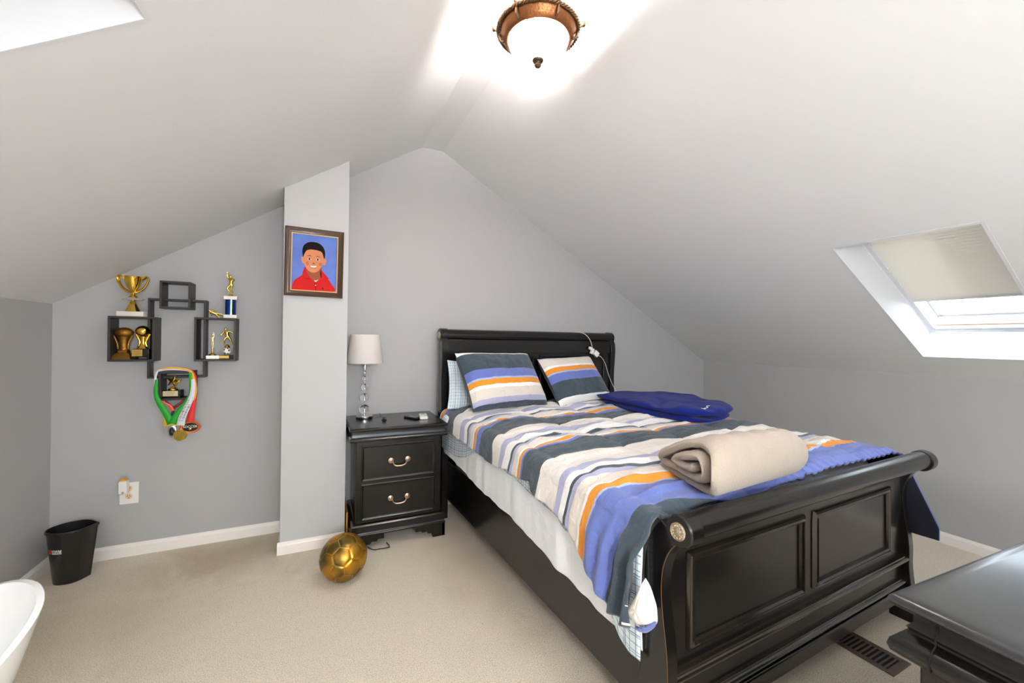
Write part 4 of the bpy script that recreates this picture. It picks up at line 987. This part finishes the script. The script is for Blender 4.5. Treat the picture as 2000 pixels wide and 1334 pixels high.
# joints: 0 pelvis 1 chest 2 neck 3 head 4 headtop 5 Lsh 6 Lel 7 Lhand 8 Rsh 9 Rel 10 Rhand 11 Lhip 12 Lknee 13 Lankle 14 Ltoe 15 Rhip 16 Rknee 17 Rankle 18 Rtoe
ED=[(0,1),(1,2),(2,3),(3,4),(1,5),(5,6),(6,7),(1,8),(8,9),(9,10),(0,11),(11,12),(12,13),(13,14),(0,15),(15,16),(16,17),(17,18)]
RD=[.075,.085,.035,.062,.045,.04,.032,.026,.04,.032,.026,.06,.045,.028,.025,.06,.045,.028,.025]
SRD=[r for r in RD]
POSE={
 'catch':[(0,0,.50),(.02,0,.70),(0,0,.82),(-.02,0,.90),(-.03,0,.97),(-.09,0,.78),(-.16,-.02,.90),(-.12,-.03,1.02),(.12,0,.78),(.14,-.04,.66),(.03,-.08,.74),(-.05,0,.46),(-.16,-.02,.30),(-.04,0,.12),(-.10,-.04,.08),(.06,0,.46),(.0,-.04,.26),(.08,0,.08),(.02,-.04,.04)],
 'run':[(0,0,.50),(-.03,0,.70),(-.06,0,.81),(-.08,-.01,.89),(-.09,-.01,.96),(-.14,0,.76),(-.22,-.04,.62),(-.30,-.06,.52),(.08,0,.77),(.20,0,.72),(.30,.02,.62),(-.05,0,.46),(-.14,-.06,.30),(-.12,-.02,.10),(-.18,-.06,.06),(.06,0,.46),(.14,.0,.28),(.22,.03,.12),(.16,0,.06)],
 'stand':[(0,0,.50),(0,0,.70),(0,0,.82),(0,0,.90),(0,0,.97),(-.07,0,.76),(-.07,-.02,.62),(-.02,-.07,.56),(.07,0,.76),(.06,-.01,.92),(.01,0,1.08),(-.04,0,.46),(-.04,0,.28),(-.03,0,.08),(-.03,-.05,.04),(.04,0,.46),(.04,0,.28),(.03,0,.08),(.03,-.05,.04)],
 'kick':[(0,0,.50),(.06,0,.68),(.10,0,.78),(.13,-.01,.85),(.15,-.01,.92),(-.03,0,.74),(-.12,0,.66),(-.20,.02,.72),(.14,0,.70),(.22,-.04,.60),(.26,-.06,.52),(-.03,0,.46),(-.12,-.05,.34),(-.24,-.06,.22),(-.30,-.08,.24),(.04,0,.44),(.05,0,.24),(.02,0,.06),(.06,-.05,.02)]}
# gold cup
t=thing('trophy','gold two-handled cup trophy with crystal collar on marble base, on top of left box','trophy',(-1.012,3.205,1.456),math.radians(-8),'trophies on the wall shelf')
MB().box(-.066,.066,-.032,.032,0,.030).build('base',marble,t,bevel=.002)
MB().lathe([(0,.030),(.036,.030),(.034,.036),(.026,.055),(.018,.075),(.013,.088),(.011,.094),(0,.095)],n=28).build('pedestal',goldm,t)
MB().lathe([(0,.094),(.02,.094),(.045,.098),(.053,.104),(.045,.110),(.02,.114),(0,.114)],n=12).build('crystal_collar',mat('crystal_collar',(.9,.9,.92,1),.05,trans=.6,spec=.8),t,smooth=0)
MB().lathe([(0,.113),(.020,.114),(.022,.120),(.010,.130),(.007,.142),(.012,.150),(.025,.170),(.036,.195),(.041,.222),(.046,.238),(.0475,.240),(.044,.238),(.038,.222),(.03,.190),(.012,.156),(0,.153)],n=36,cap=False).build('cup',goldm,t)
for sx in (-1,1):
    MB().tube(spline([(sx*.043,0,.226),(sx*.060,0,.240),(sx*.074,0,.236),(sx*.072,0,.212),(sx*.052,0,.172),(sx*.024,0,.150),(sx*.010,0,.146)],6),.0055,8,flat=1.6).build('handle',goldm,t)
# bronze ball trophy
t=thing('trophy','dull bronze football trophy on stepped base, left inside the left box','trophy',(-1.050,3.205,1.202),math.radians(-6),'trophies on the wall shelf')
MB().rings((-.032,.032,-.026,.026),[(.014,0),(.012,.010),(0,.036),(-.006,.038)]).build('base',bronzem,t,bevel=.001)
MB().rings((-.022,.022,-.020,.020),[(0,.036),(0,.052),(-.004,.054)]).build('plinth',bronzem,t,bevel=.001)
MB().lathe([(0,.052),(.022,.054),(.020,.075),(.022,.105),(.028,.128),(.03,.134),(0,.135)],n=20).build('column',bronzem,t)
for sx in (-1,1):
    MB().tube(spline([(sx*.024,-.01,.060),(sx*.026,-.012,.090),(sx*.036,-.012,.120),(sx*.046,-.012,.140)],5),.005,8).build('figure_arm',bronzem,t)
MB().lathe([(.044*math.sin(PI*k/16),.158-.031*math.cos(PI*k/16)) for k in range(17)],n=28,sy=.8).build('ball',bronzem,t)
# bright gold ball trophy
t=thing('trophy','shiny gold ball trophy on black plinth with gold plaque, right inside the left box','trophy',(-.962,3.200,1.202),math.radians(-4),'trophies on the wall shelf')
MB().box(-.042,.042,-.030,.030,.012,.062).build('base',blackgl,t,bevel=.002)
mb=MB()
for x in (-.032,.032): mb.box(x-.006,x+.006,-.02,.02,0,.012)
mb.build('foot_block',blackgl,t)
pq=MB().box(-.040,.010,-.0315,-.0295,.018,.058).build('plaque',mat('plaque_gold',rgb(206,164,84),.4,metal=.6),t)
for k in range(4): MB().box(-.034+.004*(k%2),.004-.004*(k%2),-.0320,-.0314,.048-k*.008,.0495-k*.008).build('engraved_line',mat('engraving',rgb(96,70,30),.6),pq)
MB().lathe([(0,.062),(.030,.063),(.026,.070),(.016,.082),(.012,.1),(.016,.125),(.020,.135),(0,.136)],n=20,sy=.7).build('stem',goldm,t)
for sx in (-1,1): MB().tube(spline([(sx*.02,0,.075),(sx*.014,0,.1),(sx*.024,0,.13),(sx*.034,0,.15)],5),.006,8).build('figure_arm',goldm,t)
MB().lathe([(.036*math.sin(PI*k/16),.168-.033*math.cos(PI*k/16)) for k in range(17)],n=28).build('ball',goldm,t)
# blue column trophy
t=thing('trophy','tall trophy with blue foil column and gold catcher figure, on top of right box','trophy',(-.522,3.205,1.463),math.radians(4),'trophies on the wall shelf')
MB().box(-.036,.036,-.028,.028,0,.022).build('base',marble,t,bevel=.0015)
colm=mat('blue_foil',rgb(30,70,150),.15,metal=.7,var=.4,vscale=120)
mb=MB(); mb.lathe([(.030,.022),(.030,.120)],n=12); mb.build('column',colm,t)
MB().box(.004,.010,-.0315,-.0295,.022,.120).build('gold_stripe',goldm,t)
MB().box(-.036,.036,-.028,.028,.120,.142).build('top_plate',marble,t,bevel=.0015)
MB().lathe([(0,.142),(.018,.142),(.012,.152),(.006,.158),(0,.160)],n=16).build('figure_mount',goldm,t)
f=figure('figure',t,goldm,POSE['catch'],ED,SRD,(0,0,.152),.135)
MB().lathe([(.010*math.sin(PI*k/10),-.010*math.cos(PI*k/10)) for k in range(11)],n=14).build('ball',mat('pale_gold',rgb(236,222,180),.25,metal=.5),t,loc=(-.02,-.003,.152+.135*1.05))
# fallen figurine
t=thing('trophy_figurine','loose gold figurine lying on its side beside the blue column trophy','figurine',(-.600,3.195,1.4635),0,None)
figure('figure',t,goldm,POSE['kick'],ED,SRD,(.052,0,.013),.105,(math.radians(12),math.radians(-78),0))
# slim white-based trophy
t=thing('trophy','slim gold figure trophy on white base, left inside the right box','trophy',(-.612,3.190,1.201),math.radians(10),'trophies on the wall shelf')
MB().box(-.034,.034,-.026,.026,0,.022).build('base',marble,t,bevel=.0015)
MB().lathe([(0,.022),(.022,.022),(.018,.030),(.006,.036),(.0035,.05),(.0035,.075),(0,.076)],n=16).build('figure_mount',goldm,t)
figure('figure',t,mat('pale_gold',rgb(236,222,180),.25,metal=.5),POSE['stand'],ED,SRD,(0,0,.066),.100)
# soccer player trophy
t=thing('trophy','gold soccer player trophy over a black and white ball, right inside the right box','trophy',(-.536,3.200,1.201),math.radians(0),'trophies on the wall shelf')
MB().box(-.042,.040,-.028,.028,0,.024).build('base',blackgl,t,bevel=.0015)
MB().box(-.038,.014,-.0295,-.0275,.003,.021).build('plaque',mat('plaque_gold',rgb(206,164,84),.4,metal=.6),t)
sb=MB().lathe([(.0235*math.sin(PI*k/16),.048-.0235*math.cos(PI*k/16)) for k in range(17)],n=24).build('soccer_ball',mat('ball_white',rgb(236,232,226),.35),t)
for (a,b) in ((-.013,.058),(.012,.054),(-.010,.036),(.004,.066),(.006,.034)):
    y=-math.sqrt(max(0,.0235**2-a*a-(b-.048)**2))
    n=Vector((a,y,b-.048)).normalized(); q=n.to_track_quat('Z','Y')
    MB().lathe([(0,.0006),(.0052,.0004),(.0052,-.001)],n=5).build('black_patch',blackgl,sb,loc=(a,y,b),rot=q.to_euler())
MB().lathe([(0,.070),(.012,.070),(.016,.076),(.010,.086),(.005,.092),(0,.094)],n=16).build('figure_mount',goldm,t)
figure('figure',t,goldm,POSE['run'],ED,SRD,(0,0,.082),.125)
# star figure trophy in the bottom box
t=thing('trophy','small gold star-figure trophy on black plinth, inside the bottom box','trophy',(-.812,3.200,.9645),math.radians(-6),'trophies on the wall shelf')
MB().box(-.046,.046,-.028,.028,0,.046).build('base',blackgl,t,bevel=.002)
pq=MB().box(-.042,.034,-.0295,-.0275,.010,.042).build('plaque',mat('plaque_pale',rgb(222,206,160),.4,metal=.3),t)
for k in range(3): MB().box(-.028+.004*k,.020-.004*k,-.0302,-.0294,.034-k*.009,.0355-k*.009).build('engraved_line',mat('engraving',rgb(96,70,30),.6),pq)
MB().lathe([(0,.046),(.026,.046),(.026,.052),(.014,.057),(.006,.066),(0,.067)],n=24).build('figure_mount',goldm,t)
star=[((.040 if k%2==0 else .016)*math.sin(PI*k/5+.25)*1.0,.098+(.040 if k%2==0 else .016)*math.cos(PI*k/5+.25)) for k in range(10)]
vs=[(a,-.004,b) for a,b in star]+[(a,.004,b) for a,b in star]+[(0,-.012,.098),(0,.012,.098)]
MB().add(vs,[(i,(i+1)%10,20) for i in range(10)]+[((i+1)%10+10,i+10,21) for i in range(10)]+[(i,i+10,(i+1)%10+10,(i+1)%10) for i in range(10)]).build('star',goldm,t,smooth=0)
figure('figure',t,goldm,POSE['kick'],ED,SRD,(.004,-.014,.060),.072,(0,math.radians(30),0))

# ------------------------------------------------------------------ medals hung round the bottom box
def ribbon(parent,pts,w,m,y,name='ribbon',n=6,dy=None):
    P=[Vector((a,0,b)) for a,b in pts]; P=spline(P,n); N=len(P); vs=[]
    for i,p in enumerate(P):
        t=(P[min(i+1,N-1)]-P[max(i-1,0)]).normalized(); q=Vector((-t.z,0,t.x))
        ww=w[0]+(w[1]-w[0])*i/(N-1) if isinstance(w,tuple) else w
        yy=y+.0015*math.sin(i*.7)
        vs+=[Vector((p.x,yy,p.z))+q*ww/2,Vector((p.x,yy-.001,p.z))-q*ww/2]
    fs=[(2*i,2*i+1,2*i+3,2*i+2) for i in range(N-1)]
    off=Vector(parent.location)
    return MB().add([v-off for v in vs],fs).build(name,m,parent,smooth=60,solid=.0008)
gr=mat('ribbon_green',rgb(34,160,44),.6); wr=mat('ribbon_white',rgb(226,224,232),.6); orr=mat('ribbon_orange',rgb(240,170,50),.6); rr_=mat('ribbon_red',rgb(222,44,42),.6); co=mat('ribbon_coral',rgb(240,92,60),.6); nv=mat('ribbon_navy',rgb(36,34,74),.6)
G='medals hanging on the bottom shelf box'
YM=3.138
a=thing('medal','square gold medal on a bright green ribbon, leftmost on the bottom box','medal',(-.80,YM-.006,.827),0,G)
ribbon(a,[(-.874,1.08),(-.877,1.02),(-.872,.974),(-.852,.925),(-.815,.850),(-.802,.812)],(.014,.040),gr,YM-.009)
ribbon(a,[(-.712,1.120),(-.705,1.06),(-.706,.99),(-.728,.935),(-.765,.880),(-.798,.815)],(.016,.040),gr,YM-.012)
MB().box(-.042,.044,-.0015,.002,-.030,.030).build('medal_disc',goldm,a,bevel=.0015)
b=thing('medal','black and silver oval medal under the square gold one','medal',(-.795,YM-.014,.768),0,G)
ribbon(b,[(-.834,.950),(-.812,.925),(-.795,.905)],.016,nv,YM-.006); ribbon(b,[(-.736,.954),(-.765,.93),(-.797,.905)],(.014,.018),mat('ribbon_maroon',rgb(120,28,48),.6),YM-.005)
ribbon(b,[(-.795,.905),(-.797,.850),(-.794,.79)],.014,nv,YM-.003)
MB().lathe([(0,-.003),(.020,-.003),(.023,-.001),(.023,.002),(0,.002)],axis='Y',n=28,sx=.95,sy=1.6).build('medal_disc',mat('silver',rgb(200,198,192),.3,metal=1),b)
MB().lathe([(0,-.0036),(.015,-.0036),(.016,-.003)],axis='Y',n=24,sx=.95,sy=1.6).build('enamel',blackgl,b); MB().tube([(0,-.004,.006),(0,-.004,-.010)],.002,6).build('emblem',mat('silver',rgb(200,198,192),.3,metal=1),b)
c=thing('medal','round gold medal on a white lettered ribbon, hanging lowest','medal',(-.755,YM-.018,.742),0,G)
wl=ribbon(c,[(-.880,1.00),(-.882,1.07),(-.876,1.125),(-.850,1.139),(-.79,1.142),(-.722,1.132),(-.700,1.10)],.012,wr,YM-.004)
wl=ribbon(c,[(-.697,1.08),(-.695,1.03),(-.703,.97),(-.722,.915),(-.745,.855),(-.755,.800)],(.018,.040),wr,YM-.015)
ink=mat('ink',rgb(40,40,44),.6)
def lett(s_,size,side):
    pts=spline([Vector((x,0,z)) for x,z in [(-.755,.815),(-.745,.855),(-.722,.915),(-.703,.97),(-.696,1.02)]],10)
    L=[0]
    for i in range(1,len(pts)): L.append(L[-1]+(pts[i]-pts[i-1]).length)
    pos=.018
    for ch in s_:
        if ch!=' ':
            i=min(range(len(L)),key=lambda k:abs(L[k]-pos)); t=(pts[min(i+1,len(pts)-1)]-pts[max(i-1,0)]).normalized(); q=Vector((-t.z,0,t.x)); p=pts[i]+q*side
            ang=math.atan2(t.z,t.x); text('letter',ch,size,ink,wl,(p.x-c.location.x,YM-.0185-c.location.y,p.z-c.location.z),(PI/2,-ang,0),.0003)
        pos+=size*.78
lett('COLUMBIA SCX',.0145,.0075); lett('TOURNAMENT',.0145,-.0075)
MB().lathe([(0,-.003),(.031,-.003),(.034,-.001),(.034,.002),(0,.002)],axis='Y',n=28).build('medal_disc',mat('aged_gold',rgb(196,166,70),.35,metal=1,bump=.8,bscale=220),c)
mb=MB(); mb.tube([(.007*math.cos(k*PI/6),0,.034+.007*math.sin(k*PI/6)) for k in range(12)],.0016,6,closed=True); mb.tube([(0,0,.040),(.001,0,.062)],.002,6); mb.build('loop',goldm,c)
d=thing('medal','orange-rimmed oval soccer medal on a red ribbon, rightmost on the bottom box','medal',(-.708,YM-.010,.786),0,G)
ribbon(d,[(-.720,1.136),(-.700,1.12),(-.690,1.09),(-.688,1.05)],(.012,.018),rr_,YM-.002); ribbon(d,[(-.690,.985),(-.697,.92),(-.705,.865),(-.709,.812)],(.026,.038),rr_,YM-.009)
MB().lathe([(0,-.003),(.027,-.003),(.031,-.0045),(.033,-.002),(.033,.002),(0,.002)],axis='Y',n=36,sx=1.62,sy=1.1).build('medal_disc',mat('copper_enamel',rgb(226,120,70),.3,metal=.8),d)
MB().lathe([(0,-.0042),(.023,-.0042),(.024,-.003)],axis='Y',n=36,sx=1.62,sy=1.1).build('enamel',blackgl,d)
text('medal_lettering','SOCCER',.019,mat('print_white',rgb(238,230,224),.4),d,(0,-.0046,.003),(PI/2,0,0),.0004)
MB().lathe([(0,-.0055),(.006,-.0050),(.007,-.0042)],c=(0,0,-.010),axis='Y',n=14).build('ball_emblem',goldm,d)
e=thing('ribbon','orange yellow ribbon looped over the right side of the bottom box','ribbon',(-.70,YM-.008,1.05),0)
ribbon(e,[(-.850,1.146),(-.80,1.152),(-.745,1.144),(-.712,1.130),(-.694,1.085),(-.684,1.02),(-.692,.965),(-.720,.925),(-.760,.885)],(.008,.020),orr,YM-.010)
e=thing('ribbon','short coral red ribbon crossing under the bottom box','ribbon',(-.82,YM-.010,.93),0)
ribbon(e,[(-.850,.954),(-.828,.938),(-.806,.918),(-.793,.890)],(.008,.018),co,YM-.012)

# ------------------------------------------------------------------ floor register
v=thing('floor_vent','brown metal floor register in the carpet beside the bed footboard','vent',(2.205,1.02,0),math.radians(1))
vm=mat('vent_metal',rgb(120,104,94),.4,metal=.6); vd=mat('vent_dark',rgb(22,18,16),.7)
mb=MB(); mb.box(-.075,.075,-.165,-.135,0,.006); mb.box(-.075,.075,.135,.165,0,.006); mb.box(-.075,-.052,-.135,.135,0,.006); mb.box(.052,.075,-.135,.135,0,.006); mb.build('frame',vm,v,bevel=.002)
MB().box(-.052,.052,-.135,.135,.0002,.001).build('duct_opening',vd,v)
for k in range(15):
    y=-.125+k*.0178; mb=MB(); mb.box(-.052,.052,y-.0035,y+.0035,.002,.0058); mb.build('slat',vm,v,bevel=.001)

# ------------------------------------------------------------------ dresser at the right foreground
def dresser():
    r=thing('dresser','black dresser with polished top and layered edge moulding, right foreground','dresser',(.993,.41,0),math.radians(-2.5))
    # local: corner at origin, length along +x, depth along -y
    Lx,Ly=1.35,.46; R=(0,Lx,-Ly,0)
    gm=mat('dresser_top',(.020,.020,.021,1),.30,spec=.6,coat=.6,var=.6,vscale=9,bump=.02,bscale=35)
    z=.88
    MB().rings(R,[(-.03,z-.028),(-.010,z-.027),(-.002,z-.022),(0,z-.015),(-.002,z-.008),(-.008,z-.003),(-.016,z-.001),(-.03,z)]).build('top',gm,r,smooth=50)
    MB().rings(R,[(-.03,z-.120),(-.014,z-.119),(-.004,z-.112),(0,z-.100),(-.003,z-.088),(-.012,z-.078),(-.022,z-.072),(-.024,z-.066),(-.020,z-.060),(-.028,z-.050),(-.028,z-.028)],cap=True).build('frieze_moulding',blackm,r,smooth=50)
    # seam of the hidden drawer on the end facing the bed
    sx=-.001
    mb=MB(); prof=[(.0,z-.121),(.0115-.0,z-.120)]
    pts=[(-.0,z-.030),( .026,z-.034),(.027,z-.05),(.019,z-.060),(.023,z-.066),(.021,z-.072),(.011,z-.078),(.002,z-.088),(-.001,z-.100),(.003,z-.112),(.013,z-.119)]
    mb.tube([(a,-.062,b) for a,b in pts[1:]],.0012,6); mb.build('drawer_seam',mat('gap_black',(.002,.002,.002,1),.9),r)
    MB().rings(R,[(-.035,.10),(-.035,z-.118)]).build('body',blackm,r,bevel=.003)
    MB().rings(R,[(-.03,.0),(-.012,.0),(-.010,.085),(-.018,.098),(-.03,.102)]).build('plinth',blackm,r,bevel=.002)
    for (z0,z1) in ((.12,.30),(.32,.52),(.54,.74)):
        for x0,x1 in ((.06,.66),(.69,1.29)):
            d=MB().box(x0,x1,-Ly+.020,-Ly+.04,z0,z1).build('drawer',blackm,r,bevel=.004)
            bail(d,(x0+x1)/2,-Ly+.020,(z0+z1)/2+.01)
    MB().box(.024,.036,-Ly+.06,-.06,.14,.73).build('side_panel',blackm,r,bevel=.004)
dresser()

# ------------------------------------------------------------------ white tub chair, left foreground
def chair():
    r=thing('tub_chair','white moulded tub chair at the lower left edge of the picture','chair',(-.845,1.245,0),0)
    cw=mat('chair_white',rgb(238,238,236),.22,coat=.3)
    phi0=math.radians(38)
    def rim(a):
        d=abs((a-phi0+PI)%(2*PI)-PI); return .43+.30*(.5+.5*math.cos(min(PI,d*1.0)))**1.1
    def rad(z,a):
        return .13+.155*min(1,((z-.36)/.36))**.6 if z>.36 else .13
    def outer(u,v):
        a=2*PI*u; zr_=rim(a); z=.36+(zr_-.36)*v; R=rad(z,a)
        return (R*math.cos(a),R*math.sin(a),z)
    def inner(u,v):
        a=2*PI*u; zr_=rim(a); z=.40+(zr_-.40)*v; R=(rad(z,a)-.013)*(1 if v>0 else 1)
        return (R*math.cos(a),R*math.sin(a),z)
    mb=MB(); n=72; mvv=18
    vs=[];fs=[]
    seq=[('o',k/mvv) for k in range(mvv+1)]+[('i',1-k/mvv) for k in range(mvv+1)]
    for kind,v in seq:
        for k in range(n): vs.append((outer if kind=='o' else inner)(k/n,v))
    m=len(seq)
    for i in range(m-1):
        for k in range(n): a=i*n+k;b=i*n+(k+1)%n; fs.append((a,b,b+n,a+n))
    fs.append(tuple(range(n))[::-1]); fs.append(tuple(range((m-1)*n,m*n)))
    mb.add(vs,fs).build('shell',cw,r,smooth=70)
    MB().lathe([(0,.405),(.12,.405),(.135,.42),(.13,.445),(.10,.455),(0,.458)],n=40).build('seat_cushion',mat('cushion_white',rgb(225,225,222),.6),r)
    MB().lathe([(.03,.03),(.03,.36)],n=20).build('pedestal',chrome,r)
    MB().lathe([(0,0),(.22,0),(.22,.008),(.05,.022),(.03,.03),(0,.03)],n=40).build('foot_disc',chrome,r)
chair()

# ------------------------------------------------------------------ small things by the nightstand
def card():
    mb=MB(); mb.box(-.010,.010,-.15,.15,0,.20)
    o=mb.build('folder',mat('amber_card',rgb(190,130,30),.5),bevel=.001); o.location=(.182,3.06,0); o.scale=(.5,1,1)
    tag(o,'amber folder standing in the gap between column and nightstand','folder')
card()
o=MB().tube(spline([(.30,2.78,.008),(.33,2.74,.004),(.37,2.735,.004),(.41,2.72,.010),(.43,2.74,.004),(.42,2.80,.004)],6),.003,6).build('power_cord',mat('black_plastic',rgb(24,22,24),.3))
tag(o,'black power cord end lying on the carpet under the nightstand','cord')
